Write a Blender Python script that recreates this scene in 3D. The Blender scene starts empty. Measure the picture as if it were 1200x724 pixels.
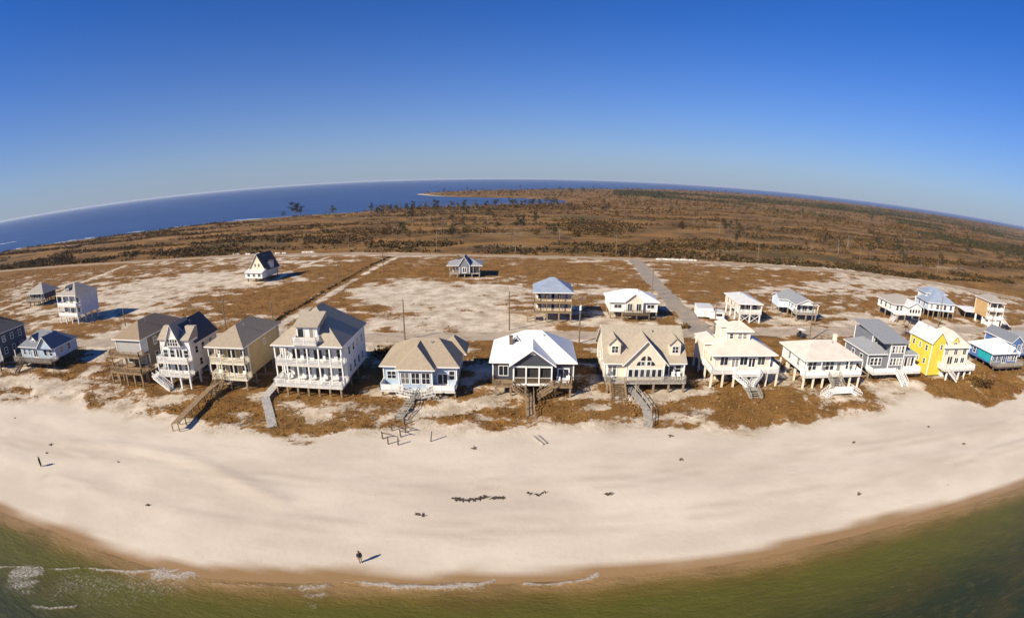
import bpy, math, random
import numpy as np
from mathutils import Matrix, Vector
random.seed(7); RNG = np.random.default_rng(11)
SC = bpy.context.scene; COL = SC.collection
rad = math.radians
# ------------------------------------------------------------------ camera (wide fisheye on a drone, 36 m up)
CAM_H = 36.0; PITCH = rad(14.466); ROLL = rad(0.256); PXDEG = 10.5877      # photo pixels (1200 wide) per degree
cd = bpy.data.cameras.new('drone_camera'); cam = bpy.data.objects.new('drone_camera', cd); COL.objects.link(cam)
cd.type = 'PANO'; cd.sensor_width = 36.0; cd.sensor_height = 36.0 * 617 / 1024; cd.sensor_fit = 'HORIZONTAL'
pc = cd if hasattr(cd, 'panorama_type') else cd.cycles
pc.panorama_type = 'FISHEYE_LENS_POLYNOMIAL'
pc.fisheye_polynomial_k0 = 0.0; pc.fisheye_polynomial_k1 = -rad(1200 / 36.0 / PXDEG)
pc.fisheye_polynomial_k2 = 0.0; pc.fisheye_polynomial_k3 = 0.0; pc.fisheye_polynomial_k4 = 0.0
cd.fisheye_fov = pc.fisheye_fov = rad(175) if hasattr(cd, 'fisheye_fov') else rad(175)
cd.clip_start = 0.1; cd.clip_end = 120000
cam.matrix_world = Matrix.Translation((0, 0, CAM_H)) @ Matrix.Rotation(math.pi/2 - PITCH, 4, 'X') @ Matrix.Rotation(ROLL, 4, 'Z')
SC.camera = cam
# ------------------------------------------------------------------ sky, sun, exposure
SUN_AZ = rad(52); SUN_EL = rad(33)           # SUN_AZ: the way the shadows run, from +Y towards +X
W = bpy.data.worlds.new('World'); SC.world = W; W.use_nodes = True
wn = W.node_tree.nodes; wl = W.node_tree.links; wn.clear()
sky = wn.new('ShaderNodeTexSky'); sky.sky_type = 'NISHITA'; sky.sun_disc = False
sky.sun_elevation = SUN_EL; sky.sun_rotation = SUN_AZ + math.pi; sky.altitude = 30; sky.air_density = 1.0; sky.dust_density = 0.2; sky.ozone_density = 4.0
hs = wn.new('ShaderNodeHueSaturation'); hs.inputs['Saturation'].default_value = 1.45
cg = wn.new('ShaderNodeMix'); cg.data_type = 'RGBA'; cg.blend_type = 'MULTIPLY'; cg.inputs[0].default_value = 1.0; cg.inputs[7].default_value = (.66, .87, 1.42, 1)
bg = wn.new('ShaderNodeBackground'); bg.inputs['Strength'].default_value = 0.055
wo = wn.new('ShaderNodeOutputWorld')
wl.new(sky.outputs[0], hs.inputs['Color']); wl.new(hs.outputs[0], cg.inputs[6]); wtc = wn.new('ShaderNodeTexCoord'); wsp = wn.new('ShaderNodeSeparateXYZ'); wl.new(wtc.outputs['Generated'], wsp.inputs[0])
wm = wn.new('ShaderNodeMath'); wm.operation = 'MULTIPLY'; wm.inputs[1].default_value = -6.2; wl.new(wsp.outputs['Z'], wm.inputs[0])
we = wn.new('ShaderNodeMath'); we.operation = 'EXPONENT'; wl.new(wm.outputs[0], we.inputs[0])
wq = wn.new('ShaderNodeMath'); wq.operation = 'MULTIPLY'; wq.inputs[1].default_value = 0.8; wq.use_clamp = True; wl.new(we.outputs[0], wq.inputs[0])
hz = wn.new('ShaderNodeMix'); hz.data_type = 'RGBA'; hz.inputs[7].default_value = (4.2, 5.1, 6.8, 1)      # pale dusty air low over the horizon
wl.new(wq.outputs[0], hz.inputs[0]); wl.new(cg.outputs[2], hz.inputs[6]); wl.new(hz.outputs[2], bg.inputs['Color']); wl.new(bg.outputs[0], wo.inputs['Surface'])
sl = bpy.data.lights.new('sun', 'SUN'); sl.energy = 5.0; sl.angle = rad(0.53); sl.color = (1.0, 0.89, 0.715)
so = bpy.data.objects.new('sun', sl); COL.objects.link(so)
sdir = Vector((math.sin(SUN_AZ)*math.cos(SUN_EL), math.cos(SUN_AZ)*math.cos(SUN_EL), -math.sin(SUN_EL)))
so.rotation_euler = sdir.to_track_quat('-Z', 'Y').to_euler(); so.location = (-80, -60, 120)
SC.view_settings.view_transform = 'Standard'; SC.view_settings.look = 'None'; SC.view_settings.exposure = 0.55; SC.view_settings.gamma = 1.0
SC.cycles.max_bounces = 5; SC.cycles.diffuse_bounces = 2; SC.cycles.glossy_bounces = 2; SC.cycles.transparent_max_bounces = 4; SC.cycles.sample_clamp_indirect = 4

# ------------------------------------------------------------------ from a direction in the photo to a place on the ground
def gp(px, py, z=0.0):
    x = px - 600; y = 362 - py; c, s = math.cos(ROLL), math.sin(ROLL); x, y = c*x - s*y, s*x + c*y
    r = math.hypot(x, y); th = rad(r / PXDEG); q = math.sin(th) / max(r, 1e-9)
    d = (x*q, math.cos(th), y*q); cp, sp = math.cos(PITCH), math.sin(PITCH)
    dz = d[2]*cp - d[1]*sp; t = (z - CAM_H) / dz
    return (d[0]*t, (d[1]*cp + d[2]*sp)*t)
def gpl(pts, z=0.0): return [gp(px, py, z) for px, py in pts]

# ------------------------------------------------------------------ noise in numpy (for the lie of the land)
def _hash(ix, iy, s):
    h = (ix.astype(np.int64)*374761393 + iy.astype(np.int64)*668265263 + s*2147483647) & 0xFFFFFFFF
    h = ((h ^ (h >> 13))*1274126177) & 0xFFFFFFFF
    return ((h ^ (h >> 16)) & 0xFFFF) / 65535.0
def vnoise(x, y, s=0):
    x = np.asarray(x, float); y = np.asarray(y, float); ix = np.floor(x); iy = np.floor(y); fx = x-ix; fy = y-iy
    fx = fx*fx*(3-2*fx); fy = fy*fy*(3-2*fy)
    a = _hash(ix, iy, s); b = _hash(ix+1, iy, s); c = _hash(ix, iy+1, s); d = _hash(ix+1, iy+1, s)
    return (a*(1-fx)+b*fx)*(1-fy) + (c*(1-fx)+d*fx)*fy
def fbm(x, y, s=0, o=4):
    r = 0; a = 0.5
    for k in range(o): r = r + a*vnoise(x*2**k + 17*k, y*2**k - 9*k, s+k); a *= 0.5
    return r
def sstep(a, b, x): t = np.clip((x-a)/(b-a), 0, 1); return t*t*(3-2*t)
def polydist(x, y, pts):
    d = np.full(np.shape(x), 1e9)
    for (ax, ay), (bx, by) in zip(pts[:-1], pts[1:]):
        vx, vy = bx-ax, by-ay; t = np.clip(((x-ax)*vx + (y-ay)*vy) / (vx*vx+vy*vy+1e-9), 0, 1)
        d = np.minimum(d, np.hypot(x-ax-t*vx, y-ay-t*vy))
    return d
def inside(x, y, poly):
    r = np.zeros(np.shape(x), bool); n = len(poly)
    for i in range(n):
        (ax, ay), (bx, by) = poly[i], poly[(i+1) % n]
        if ay == by: continue
        c = ((ay > y) != (by > y)) & (x < (bx-ax)*(y-ay)/(by-ay) + ax); r ^= c
    return r

# ------------------------------------------------------------------ materials
def newmat(name):
    m = bpy.data.materials.new(name); m.use_nodes = True; nt = m.node_tree
    return m, nt, nt.nodes['Principled BSDF']
def nd(nt, typ, **kw):
    n = nt.nodes.new(typ)
    for k, v in kw.items():
        if k in n.inputs.keys(): n.inputs[k].default_value = v
        else: setattr(n, k, v)
    return n
def L(nt, a, b): nt.links.new(a, b)
def math_(nt, op, a, b=None, clamp=False):
    n = nt.nodes.new('ShaderNodeMath'); n.operation = op; n.use_clamp = clamp
    for i, v in enumerate((a, b)):
        if v is None: continue
        if isinstance(v, (int, float)): n.inputs[i].default_value = v
        else: L(nt, v, n.inputs[i])
    return n.outputs[0]
def mix_(nt, f, a, b):
    n = nt.nodes.new('ShaderNodeMix'); n.data_type = 'RGBA'
    for s, v in ((0, f), (6, a), (7, b)):
        if isinstance(v, (int, float)): n.inputs[s].default_value = v
        elif isinstance(v, tuple): n.inputs[s].default_value = (*v, 1) if len(v) == 3 else v
        else: L(nt, v, n.inputs[s])
    return n.outputs[2]
def ramp_(nt, f, lo, hi):
    n = nt.nodes.new('ShaderNodeMapRange'); n.interpolation_type = 'SMOOTHSTEP'
    n.inputs[1].default_value = lo; n.inputs[2].default_value = hi; L(nt, f, n.inputs[0]); return n.outputs[0]
def plain(name, col, rough=0.6, var=0.12, scale=0.8, metal=0.0, spec=0.4, lines=0.0):
    m, nt, p = newmat(name); tc = nd(nt, 'ShaderNodeTexCoord')
    n1 = nd(nt, 'ShaderNodeTexNoise', Scale=scale, Detail=5.0, Roughness=0.65); L(nt, tc.outputs['Object'], n1.inputs['Vector'])
    dark = tuple(c*(1-var*1.6) for c in col); lite = tuple(min(1, c*(1+var)) for c in col)
    c = mix_(nt, ramp_(nt, n1.outputs[0], 0.3, 0.7), dark, lite)
    mp = nd(nt, 'ShaderNodeMapping'); mp.inputs['Scale'].default_value = (1, 1, .12); L(nt, tc.outputs['Object'], mp.inputs[0])
    n2 = nd(nt, 'ShaderNodeTexNoise', Scale=1.6, Detail=4.0, Roughness=.6); L(nt, mp.outputs[0], n2.inputs['Vector'])
    c = mix_(nt, math_(nt, 'MULTIPLY', ramp_(nt, n2.outputs[0], .52, .75), min(.5, var*2.2)), c, tuple(k*q for k, q in zip(col, (.62, .56, .48))))
    L(nt, c, p.inputs['Base Color'])
    p.inputs['Roughness'].default_value = rough; p.inputs['Metallic'].default_value = metal; p.inputs['Specular IOR Level'].default_value = spec
    if lines:
        w = nd(nt, 'ShaderNodeTexWave', bands_direction='Z', wave_profile='SAW', Scale=lines); w.inputs['Distortion'].default_value = 0
        L(nt, tc.outputs['Object'], w.inputs['Vector'])
        b = nd(nt, 'ShaderNodeBump', Strength=0.5, Distance=0.03); L(nt, w.outputs[1], b.inputs['Height']); L(nt, b.outputs[0], p.inputs['Normal'])
    return m
def siding(name, col): return plain(name, col, 0.55, 0.07, 0.5, lines=1.6)
def shingle(name, col): return plain(name, col, 0.9, 0.08, 2.2, spec=0.12)
def wood(name, col): return plain(name, col, 0.8, 0.25, 2.5, spec=0.2)
M = {}
M['white'] = plain('white_paint', (.80, .79, .75), .5, .05)
M['trim'] = plain('white_trim', (.82, .81, .77), .5, .03)
M['whitewood'] = plain('painted_deck_wood', (.66, .63, .57), .65, .12, 2)
M['wood'] = wood('weathered_wood', (.30, .21, .12)); M['greywood'] = wood('grey_wood', (.36, .33, .28)); M['darkwood'] = wood('dark_wood', (.14, .105, .07))
M['pile'] = wood('pile_wood', (.30, .23, .15))
M['glass'] = plain('window_glass', (.018, .022, .03), .12, .2, 3, spec=.5)
def glassmat():
    m, nt, p = newmat('window_glass_and_blinds'); oi = nd(nt, 'ShaderNodeObjectInfo'); r = oi.outputs['Random']
    c = mix_(nt, ramp_(nt, r, .55, .6), (.016, .02, .028), (.05, .055, .06)); c = mix_(nt, ramp_(nt, r, .76, .78), c, (.26, .245, .21)); L(nt, c, p.inputs['Base Color'])
    p.inputs['Roughness'].default_value = .12; p.inputs['Specular IOR Level'].default_value = .5; return m
M['glass'] = glassmat()
M['porch_shade'] = plain('shade_paint', (.03, .028, .025), .9, .2)  # near-black block colour standing in for shade inside the porch
M['black'] = plain('black_rubber', (.02, .02, .02), .8)
M['metal'] = plain('grey_metal', (.45, .46, .47), .4, .08, metal=.6)

# ------------------------------------------------------------------ mesh building
def tag(o, label=None, cat=None, group=None, kind=None):
    for k, v in (('label', label), ('category', cat), ('group', group), ('kind', kind)):
        if v: o[k] = v
    return o
class MB:
    def __init__(s): s.v = []; s.f = []; s.mi = []; s.cur = 0
    def poly(s, pts, faces):
        b = len(s.v); s.v += [tuple(p) for p in pts]; s.f += [tuple(b+i for i in f) for f in faces]; s.mi += [s.cur]*len(faces); return s
    def box(s, x0, x1, y0, y1, z0, z1):
        return s.poly([(x0,y0,z0),(x1,y0,z0),(x1,y1,z0),(x0,y1,z0),(x0,y0,z1),(x1,y0,z1),(x1,y1,z1),(x0,y1,z1)],
                      [(3,2,1,0),(4,5,6,7),(0,1,5,4),(1,2,6,5),(2,3,7,6),(3,0,4,7)])
    def beam(s, p, q, w, h=None, w2=None):
        h = h or w; p = Vector(p); q = Vector(q); d = (q-p).normalized()
        a = d.cross(Vector((0,0,1)));  a = Vector((1,0,0)) if a.length < 1e-3 else a.normalized(); b = a.cross(d); k = 1 if w2 is None else w2/w
        pts = []
        for c, kk in ((p, 1), (q, k)):
            for sa, sb in ((-1,-1),(1,-1),(1,1),(-1,1)): pts.append(c + a*sa*w/2*kk + b*sb*h/2*kk)
        return s.poly(pts, [(3,2,1,0),(4,5,6,7),(0,1,5,4),(1,2,6,5),(2,3,7,6),(3,0,4,7)])
    def tube(s, p, q, r, r2=None, n=8):
        r2 = r if r2 is None else r2; p = Vector(p); q = Vector(q); d = (q-p).normalized()
        a = d.orthogonal().normalized(); b = d.cross(a); pts = []
        for c, rr in ((p, r), (q, r2)):
            for i in range(n): t = 2*math.pi*i/n; pts.append(c + a*rr*math.cos(t) + b*rr*math.sin(t))
        fs = [(i, (i+1) % n, n+(i+1) % n, n+i) for i in range(n)] + [tuple(range(n-1, -1, -1)), tuple(range(n, 2*n))]
        return s.poly(pts, fs)
    def prism(s, sec, axis, a0, a1):
        # sec: polygon of (u, z); axis 'x': u is y, runs a0..a1 in x; axis 'y': u is x, runs in y
        n = len(sec); P = []
        for a in (a0, a1):
            for u, z in sec: P.append((a, u, z) if axis == 'x' else (u, a, z))
        f = [(i, (i+1) % n, n+(i+1) % n, n+i) for i in range(n)] + [tuple(range(n-1, -1, -1)), tuple(range(n, 2*n))]
        return s.poly(P, f)
    def mesh(s, name, mats):
        m = bpy.data.meshes.new(name); m.from_pydata(s.v, [], s.f); 
        for x in (mats if isinstance(mats, (list, tuple)) else [mats]): m.materials.append(x)
        if any(s.mi): m.polygons.foreach_set('material_index', s.mi)
        import bmesh
        bm = bmesh.new(); bm.from_mesh(m); bmesh.ops.recalc_face_normals(bm, faces=bm.faces); bm.to_mesh(m); bm.free(); m.update(); return m
    def build(s, name, mats, parent=None):
        o = bpy.data.objects.new(name, s.mesh(name, mats)); COL.objects.link(o)
        if parent is not None: o.parent = parent
        return o
def inst(name, mesh, parent=None, loc=(0,0,0), rz=0.0, scale=None):
    o = bpy.data.objects.new(name, mesh); COL.objects.link(o); o.location = loc; o.rotation_euler = (0, 0, rz)
    if scale: o.scale = scale
    if parent is not None: o.parent = parent
    return o
def empty(name, loc, rz=0.0, label=None, cat=None, group=None):
    o = bpy.data.objects.new(name, None); COL.objects.link(o); o.location = loc; o.rotation_euler = (0, 0, rz); o.empty_display_size = 0.3
    return tag(o, label, cat, group)
def copy_tree(o, parent=None):
    c = o.copy(); COL.objects.link(c)
    if parent is not None: c.parent = parent
    for ch in list(o.children): copy_tree(ch, c)
    return c
def grid_mesh(name, xs, ys, zf, attrs=None, mat=None):
    X, Y = np.meshgrid(xs, ys); Z = zf(X, Y); nx, ny = len(xs), len(ys)
    co = np.stack([X, Y, Z], -1).reshape(-1, 3)
    i = np.arange(ny-1)[:, None]*nx + np.arange(nx-1)[None, :]
    q = np.stack([i, i+1, i+nx+1, i+nx], -1).reshape(-1, 4)
    m = bpy.data.meshes.new(name); m.vertices.add(len(co)); m.vertices.foreach_set('co', co.ravel())
    m.loops.add(q.size); m.loops.foreach_set('vertex_index', q.ravel()); m.polygons.add(len(q))
    m.polygons.foreach_set('loop_start', np.arange(0, q.size, 4)); m.polygons.foreach_set('loop_total', np.full(len(q), 4))
    m.polygons.foreach_set('use_smooth', np.ones(len(q), bool)); m.update(); m.validate()
    for k, f in (attrs or {}).items():
        a = m.attributes.new(k, 'FLOAT', 'POINT'); a.data.foreach_set('value', np.asarray(f(X, Y), np.float32).ravel())
    if mat: m.materials.append(mat)
    o = bpy.data.objects.new(name, m); COL.objects.link(o); return o
def grow(a, b, step, k):
    r = [a]; s = step; sg = 1 if b > a else -1
    while (b - r[-1])*sg > 0: s *= k; r.append(r[-1] + sg*s)
    return r[1:]

# =================================================================== THE SETTING
SEA_Z = -2.0
EDGE = gpl([(0,600),(60,622),(120,646),(170,663),(220,676),(300,682),(420,684),(520,684),(600,684),(680,679),(760,672),(860,660),(950,640),(1050,615),(1120,595),(1200,570)], SEA_Z)
EX = np.array([p[0] for p in EDGE]); EY = np.array([p[1] for p in EDGE])
def edge_y(x): return np.interp(x, np.r_[-4000, -200, EX, 200, 4000], np.r_[EY[0]-2, EY[0], EY, EY[-1], EY[-1]-2])
DUNE = gpl([(0,470),(80,470),(150,485),(250,502),(330,502),(420,507),(520,505),(640,500),(760,500),(870,506),(960,492),(1030,480),(1075,455),(1150,474),(1200,460)], -.3)
DX = np.array([p[0] for p in DUNE]); DY = np.array([p[1] for p in DUNE])
def dune_y(x): return np.interp(x, np.r_[-4000, DX, 4000], np.r_[66, DY, 66])
BAY = gpl([(-60,310),(20,290),(80,281),(130,275),(200,266),(280,257),(340,252),(430,246.5),(470,243),(520,241.5),(580,239.5),(630,237.5),(668,236.5),(662,233.5),(610,231.2),(560,230.5),(515,229),(488,227),(505,225),(545,223.2),(610,222),(680,221.2),(770,221.5)]) + [(1641,3300),(3500,3300),(7000,3000),(40000,2600),(40000,90000),(-40000,90000),(-40000,-100)]
def bay_d(x, y):      # metres inside the land (negative on the water)
    return np.where(inside(x, y, BAY), -1, 1)*polydist(x, y, BAY)
BACKROAD = gpl([(-200,335),(-60,322),(0,318),(80,311.5),(167,306.5),(280,300),(400,297.5),(500,298.5),(600,300.5),(750,304),(840,308),(920,313),(1000,319),(1100,333),(1200,352),(1290,376)])
FRONTROAD = gpl([(0,398),(120,402),(220,398)]) + [(-60,111),(-33,112),(0,114.5),(45,116.5),(96,117),(135,116),(230,112)]
SIDEROAD = [(47.2,116.5)] + gpl([(815,379),(796,362),(770,334),(752,314),(744,305)])
TRACKS = [(gpl([(325,383),(352,367),(400,337),(440,314),(466,301)]), 1.5), (gpl([(0,363),(40,349),(90,333),(120,322),(147,311)]), 1.8), (gpl([(0,352),(30,345),(60,338),(96,328)]), 1.2),
          (gpl([(318,332),(340,318),(385,301)]), 1.4), (gpl([(864,459),(880,467),(897,480),(909,494)]), .35), (gpl([(941,462),(952,476),(962,489)]), .35), (gpl([(1130,443),(1140,452),(1151,460)]), .5),
          (gpl([(560,392),(590,384),(640,390),(690,399)]), 2.5), (gpl([(905,378),(940,372),(985,370),(1050,378)]), 2.0)]
BERM = gpl([(80,523),(110,524),(150,527),(205,537),(245,552),(285,572),(330,590)], -1.3)
def ground_z(x, y):
    x = np.asarray(x, float); y = np.asarray(y, float)
    d = y - edge_y(x); dd = y - dune_y(x)
    z = SEA_Z + np.where(d > 0, 1.7*(1-np.exp(-d/14.0)), np.maximum(d*0.11, -4))
    z = z + 0.3*sstep(-3, 6, dd)
    z = np.minimum(z, 0.0)
    hump = (fbm(x/7, y/5, 3)-.47)*1.5*sstep(-1, 4, dd)*(1-sstep(8, 13, dd))
    z = z + hump + (fbm(x/9, y/3.5, 8, 3)-.45)*.22*sstep(1, 6, d)*(1-sstep(-4, 0, dd))
    z = z + .30*np.exp(-(polydist(x, y, BERM)/.9)**2) + .10*np.exp(-((d-11-2.0*np.sin(x/23))/1.6)**2)*sstep(1, 6, d)
    b = bay_d(x, y); z = np.where(y > 250, np.clip(b*.04, -3, 2.0)-1.9, z) if np.ndim(y) else z
    return np.where((y > 250), np.minimum(z, 0), z)
# patches of bare sand (+) or scrub (-), the far left scrub also painting in edge darkening: photo place, half sizes in photo pixels, amount
PATCH = [(190,338,90,14,.55),(250,325,60,7,.35),(120,365,60,14,.35),(330,352,60,16,-.6),(420,318,60,12,-.45),(470,345,60,14,.5),(520,350,70,20,.55),(590,340,60,12,.25),(640,322,40,8,.15),(560,315,90,9,-.5),
 (450,385,40,10,.1),(560,378,60,14,.7),(610,372,50,12,.5),(690,322,60,10,-.3),(690,340,40,6,.3),(820,340,60,14,-.45),(900,340,60,8,.2),(980,338,50,8,.5),(1000,352,70,12,-.2),(870,322,60,8,-.3),(1060,330,60,8,.35),(1150,340,60,10,.4),(930,312,60,4,.6),(1030,318,40,3,.6),
 (1000,375,70,8,.1),(1100,385,50,12,.5),(1150,400,60,10,.2),(720,375,50,10,.05),(850,395,40,10,-.3),(905,400,35,9,-.6),(560,400,30,6,-.4),(640,480,60,12,-.15),(560,475,60,12,.25),(690,470,40,10,.3),(880,475,60,20,-.8),(940,480,40,16,-.5),(1000,470,40,12,.35),(1060,455,40,10,.5),(1110,458,40,12,-.6),(1160,455,40,14,-.4),
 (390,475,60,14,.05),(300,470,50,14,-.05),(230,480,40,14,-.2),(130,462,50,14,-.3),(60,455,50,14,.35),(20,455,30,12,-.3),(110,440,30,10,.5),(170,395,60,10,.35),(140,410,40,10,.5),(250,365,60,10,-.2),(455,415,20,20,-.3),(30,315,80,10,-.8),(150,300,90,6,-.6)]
PG = []
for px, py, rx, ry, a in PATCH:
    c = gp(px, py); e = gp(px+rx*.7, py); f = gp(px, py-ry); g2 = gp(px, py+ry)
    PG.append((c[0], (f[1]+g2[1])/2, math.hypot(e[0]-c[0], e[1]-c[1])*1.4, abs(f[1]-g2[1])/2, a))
def sandiness(x, y):
    d = y - edge_y(x); dd = y - dune_y(x)
    s = np.full(np.shape(x), 0.335)
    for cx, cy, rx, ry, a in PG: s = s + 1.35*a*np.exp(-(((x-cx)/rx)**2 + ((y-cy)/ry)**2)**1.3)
    n = fbm(x/16, y/9, 21, 5)-.47; n2 = fbm(x/4.5, y/3.0, 31, 4)-.47
    s = s + n*1.7 + n2*2.1 + (fbm(x/2.2, y/1.8, 35, 2)-.37)*.5
    s = s + 1.2*(1-sstep(-2.5, 1.5, dd + 5*(fbm(x/6, y/6, 41, 3)-.47)))
    s = s + sstep(-3, 2, dd)*(1-sstep(10, 16, dd))*sstep(38, 28, x)*(.20 + (fbm(x/2.6, y/1.5, 37, 3)-.45)*.9)
    far = sstep(0, 14, y - np.interp(x, [p[0] for p in BACKROAD], [p[1] for p in BACKROAD])); 
    s = s*(1-far) + far*(.12 + (fbm(x/60, y/16, 51, 4)-.47)*1.1)
    s = s + far*.9*np.exp(-(bay_d(x, y)/9)**2)*sstep(-100, -190, x)
    tr = np.zeros(np.shape(x))
    for pts, w in TRACKS: tr = np.maximum(tr, 1-sstep(w*.6, w*1.3, polydist(x, y, pts)))
    s = s + tr*.9
    for r in (BACKROAD, FRONTROAD, SIDEROAD): s = s + .45*(1-sstep(3.2, 6.5, polydist(x, y, r)))
    return np.clip(s, 0, 1.4)
def wet(x, y):
    d = y - edge_y(x) + (fbm(x/9, y*0, 61, 3)-.47)*2.4
    return (1-sstep(.9, 2.3, d))
def far_(x, y): return sstep(0, 20, y - np.interp(x, [p[0] for p in BACKROAD], [p[1] for p in BACKROAD]))
def smooth_(x, y):      # beach without any scrub
    return 1-sstep(-3, 1, y-dune_y(x) + 4*(fbm(x/6, y/6, 41, 3)-.47))

TYRE = [gpl([(-20,512),(150,540),(330,566),(520,574),(700,566),(880,548),(1040,522),(1220,490)], -1.2), gpl([(60,560),(240,598),(420,622),(600,624),(800,606),(1000,570),(1210,520)], -1.6)]
def tyre(x, y):
    r = np.zeros(np.shape(x))
    for i, t in enumerate(TYRE):
        w = (fbm(x/14, y*0+i, 99+i, 2)-.4)*3
        d = polydist(x, y+w, t); r = np.maximum(r, np.exp(-((d-.85)/.45)**2)*sstep(.25, .5, vnoise(x/6, y/6, 103+i)))
    return r
def ground_material():
    m, nt, p = newmat('sand_and_scrub'); tc = nd(nt, 'ShaderNodeTexCoord')
    def at(n): return nd(nt, 'ShaderNodeAttribute', attribute_name=n).outputs['Fac']
    def noise(sc, det=5, rough=.6, sx=1, sy=1):
        mp = nd(nt, 'ShaderNodeMapping'); mp.inputs['Scale'].default_value = (sx, sy, 1); L(nt, tc.outputs['Object'], mp.inputs[0])
        n = nd(nt, 'ShaderNodeTexNoise', Scale=sc, Detail=float(det), Roughness=rough); L(nt, mp.outputs[0], n.inputs['Vector']); return n.outputs[0]
    fine = noise(1.1, 6, .7); mid = noise(.22, 5, .65); big = noise(.035, 4); streak = noise(.022, 7, .72, 1, 1.5); grain = noise(6, 3, .7)
    beach = at('beach'); far = at('far'); wetm = at('wet')
    s = math_(nt, 'ADD', at('sand'), math_(nt, 'MULTIPLY', math_(nt, 'SUBTRACT', fine, .5), math_(nt, 'SUBTRACT', 1.9, math_(nt, 'MULTIPLY', beach, 1.2))))
    s = math_(nt, 'ADD', s, math_(nt, 'MULTIPLY', math_(nt, 'SUBTRACT', noise(.28, 5, .7), .5), math_(nt, 'SUBTRACT', 1.0, beach)))
    s = math_(nt, 'ADD', s, math_(nt, 'MULTIPLY', math_(nt, 'SUBTRACT', grain, .5), .5))
    sm = ramp_(nt, s, .40, .74)
    sandc = mix_(nt, ramp_(nt, mid, .3, .7), (.38, .30, .20), (.70, .60, .465))
    sandc = mix_(nt, math_(nt, 'MULTIPLY', ramp_(nt, fine, .5, .75), .35), sandc, (.26, .195, .12))
    beachc = mix_(nt, ramp_(nt, noise(.05, 5, .6, 1, 2.2), .35, .65), (.525, .45, .35), (.62, .54, .425))
    beachc = mix_(nt, math_(nt, 'MULTIPLY', ramp_(nt, noise(.3, 6, .7, .4, 1.6), .55, .75), .22), beachc, (.36, .30, .23))
    beachc = mix_(nt, math_(nt, 'MULTIPLY', ramp_(nt, noise(2.2, 4, .75), .66, .74), .55), beachc, (.20, .155, .10))
    beachc = mix_(nt, math_(nt, 'MULTIPLY', at('tyre'), .35), beachc, (.34, .28, .21))
    sandc = mix_(nt, beach, sandc, beachc)
    scrub = mix_(nt, ramp_(nt, mid, .3, .7), (.14, .068, .016), (.30, .152, .040))
    scrub = mix_(nt, math_(nt, 'MULTIPLY', ramp_(nt, fine, .45, .75), .6), scrub, (.06, .032, .012))
    scrub = mix_(nt, math_(nt, 'MULTIPLY', ramp_(nt, big, .45, .65), .5), scrub, (.19, .105, .030))
    farc = mix_(nt, ramp_(nt, streak, .35, .65), (.085, .045, .014), (.27, .145, .040))
    farc = mix_(nt, math_(nt, 'MULTIPLY', ramp_(nt, noise(.009, 7, .7, 1, 1.3), .5, .62), .55), farc, (.060, .056, .016))
    scrub = mix_(nt, far, scrub, farc)
    c = mix_(nt, sm, scrub, sandc)
    c = mix_(nt, wetm, c, (.28, .175, .080))
    L(nt, c, p.inputs['Base Color'])
    r = nd(nt, 'ShaderNodeMapRange'); r.inputs[3].default_value = .95; r.inputs[4].default_value = .35; L(nt, wetm, r.inputs[0]); L(nt, r.outputs[0], p.inputs['Roughness'])
    p.inputs['Specular IOR Level'].default_value = .2
    h = math_(nt, 'ADD', math_(nt, 'MULTIPLY', fine, 1.0), math_(nt, 'MULTIPLY', grain, .3))
    k = math_(nt, 'SUBTRACT', 1.0, math_(nt, 'MULTIPLY', beach, .82))
    b = nd(nt, 'ShaderNodeBump', Distance=.28); L(nt, k, b.inputs['Strength']); L(nt, h, b.inputs['Height']); L(nt, b.outputs[0], p.inputs['Normal'])
    return m
gxs = np.array(sorted(grow(-180, -9000, 1.1, 1.03)) + list(np.arange(-180, 180.1, 1.1)) + grow(180, 9000, 1.1, 1.03))
gys = np.array(sorted(grow(24, -60, 1, 1.2)) + list(np.arange(24, 262, 1.0)) + grow(262, 14000, 1.0, 1.02))
gobj = grid_mesh('ground', gxs, gys, ground_z, {'sand': sandiness, 'wet': wet, 'far': far_, 'beach': smooth_, 'tyre': tyre}, ground_material()); tag(gobj, kind='structure')

# ---- the sea in front and the bay behind
FOAM = [(gpl([(2,664),(60,666),(105,666)], SEA_Z), .13, 1.0), (gpl([(105,667),(150,669),(195,669),(212,664),(235,659)], SEA_Z), .2, 1.0), (gpl([(185,672),(205,674),(226,668)], SEA_Z), .8, .95), (gpl([(12,672),(48,671)], SEA_Z), 1.0, .85), (gpl([(22,684),(40,684)], SEA_Z), .95, .8), (gpl([(26,694),(38,694)], SEA_Z), .5, .7),
        (gpl([(37,709),(60,711),(85,711)], SEA_Z), .15, .9), (gpl([(427,685),(470,688),(530,687),(580,681)], SEA_Z), .26, 1.05), (gpl([(520,687),(565,685)], SEA_Z), .45, .8), (gpl([(615,684),(650,682),(690,676),(712,667)], SEA_Z), .24, 1.0),
        (gpl([(355,688),(384,688)], SEA_Z), .5, .85), (gpl([(360,698),(378,698)], SEA_Z), .6, .78), (gpl([(364,709),(368,712)], SEA_Z), .4, .7), (gpl([(250,684),(330,685),(427,684)], SEA_Z), .1, .85), (gpl([(80,685),(200,685)], SEA_Z), 1.7, .58), (gpl([(100,702),(160,702)], SEA_Z), 1.2, .42), (gpl([(860,693),(960,663)], SEA_Z), .1, .3), (gpl([(30,626),(60,629)], SEA_Z), .12, .6)]
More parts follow.
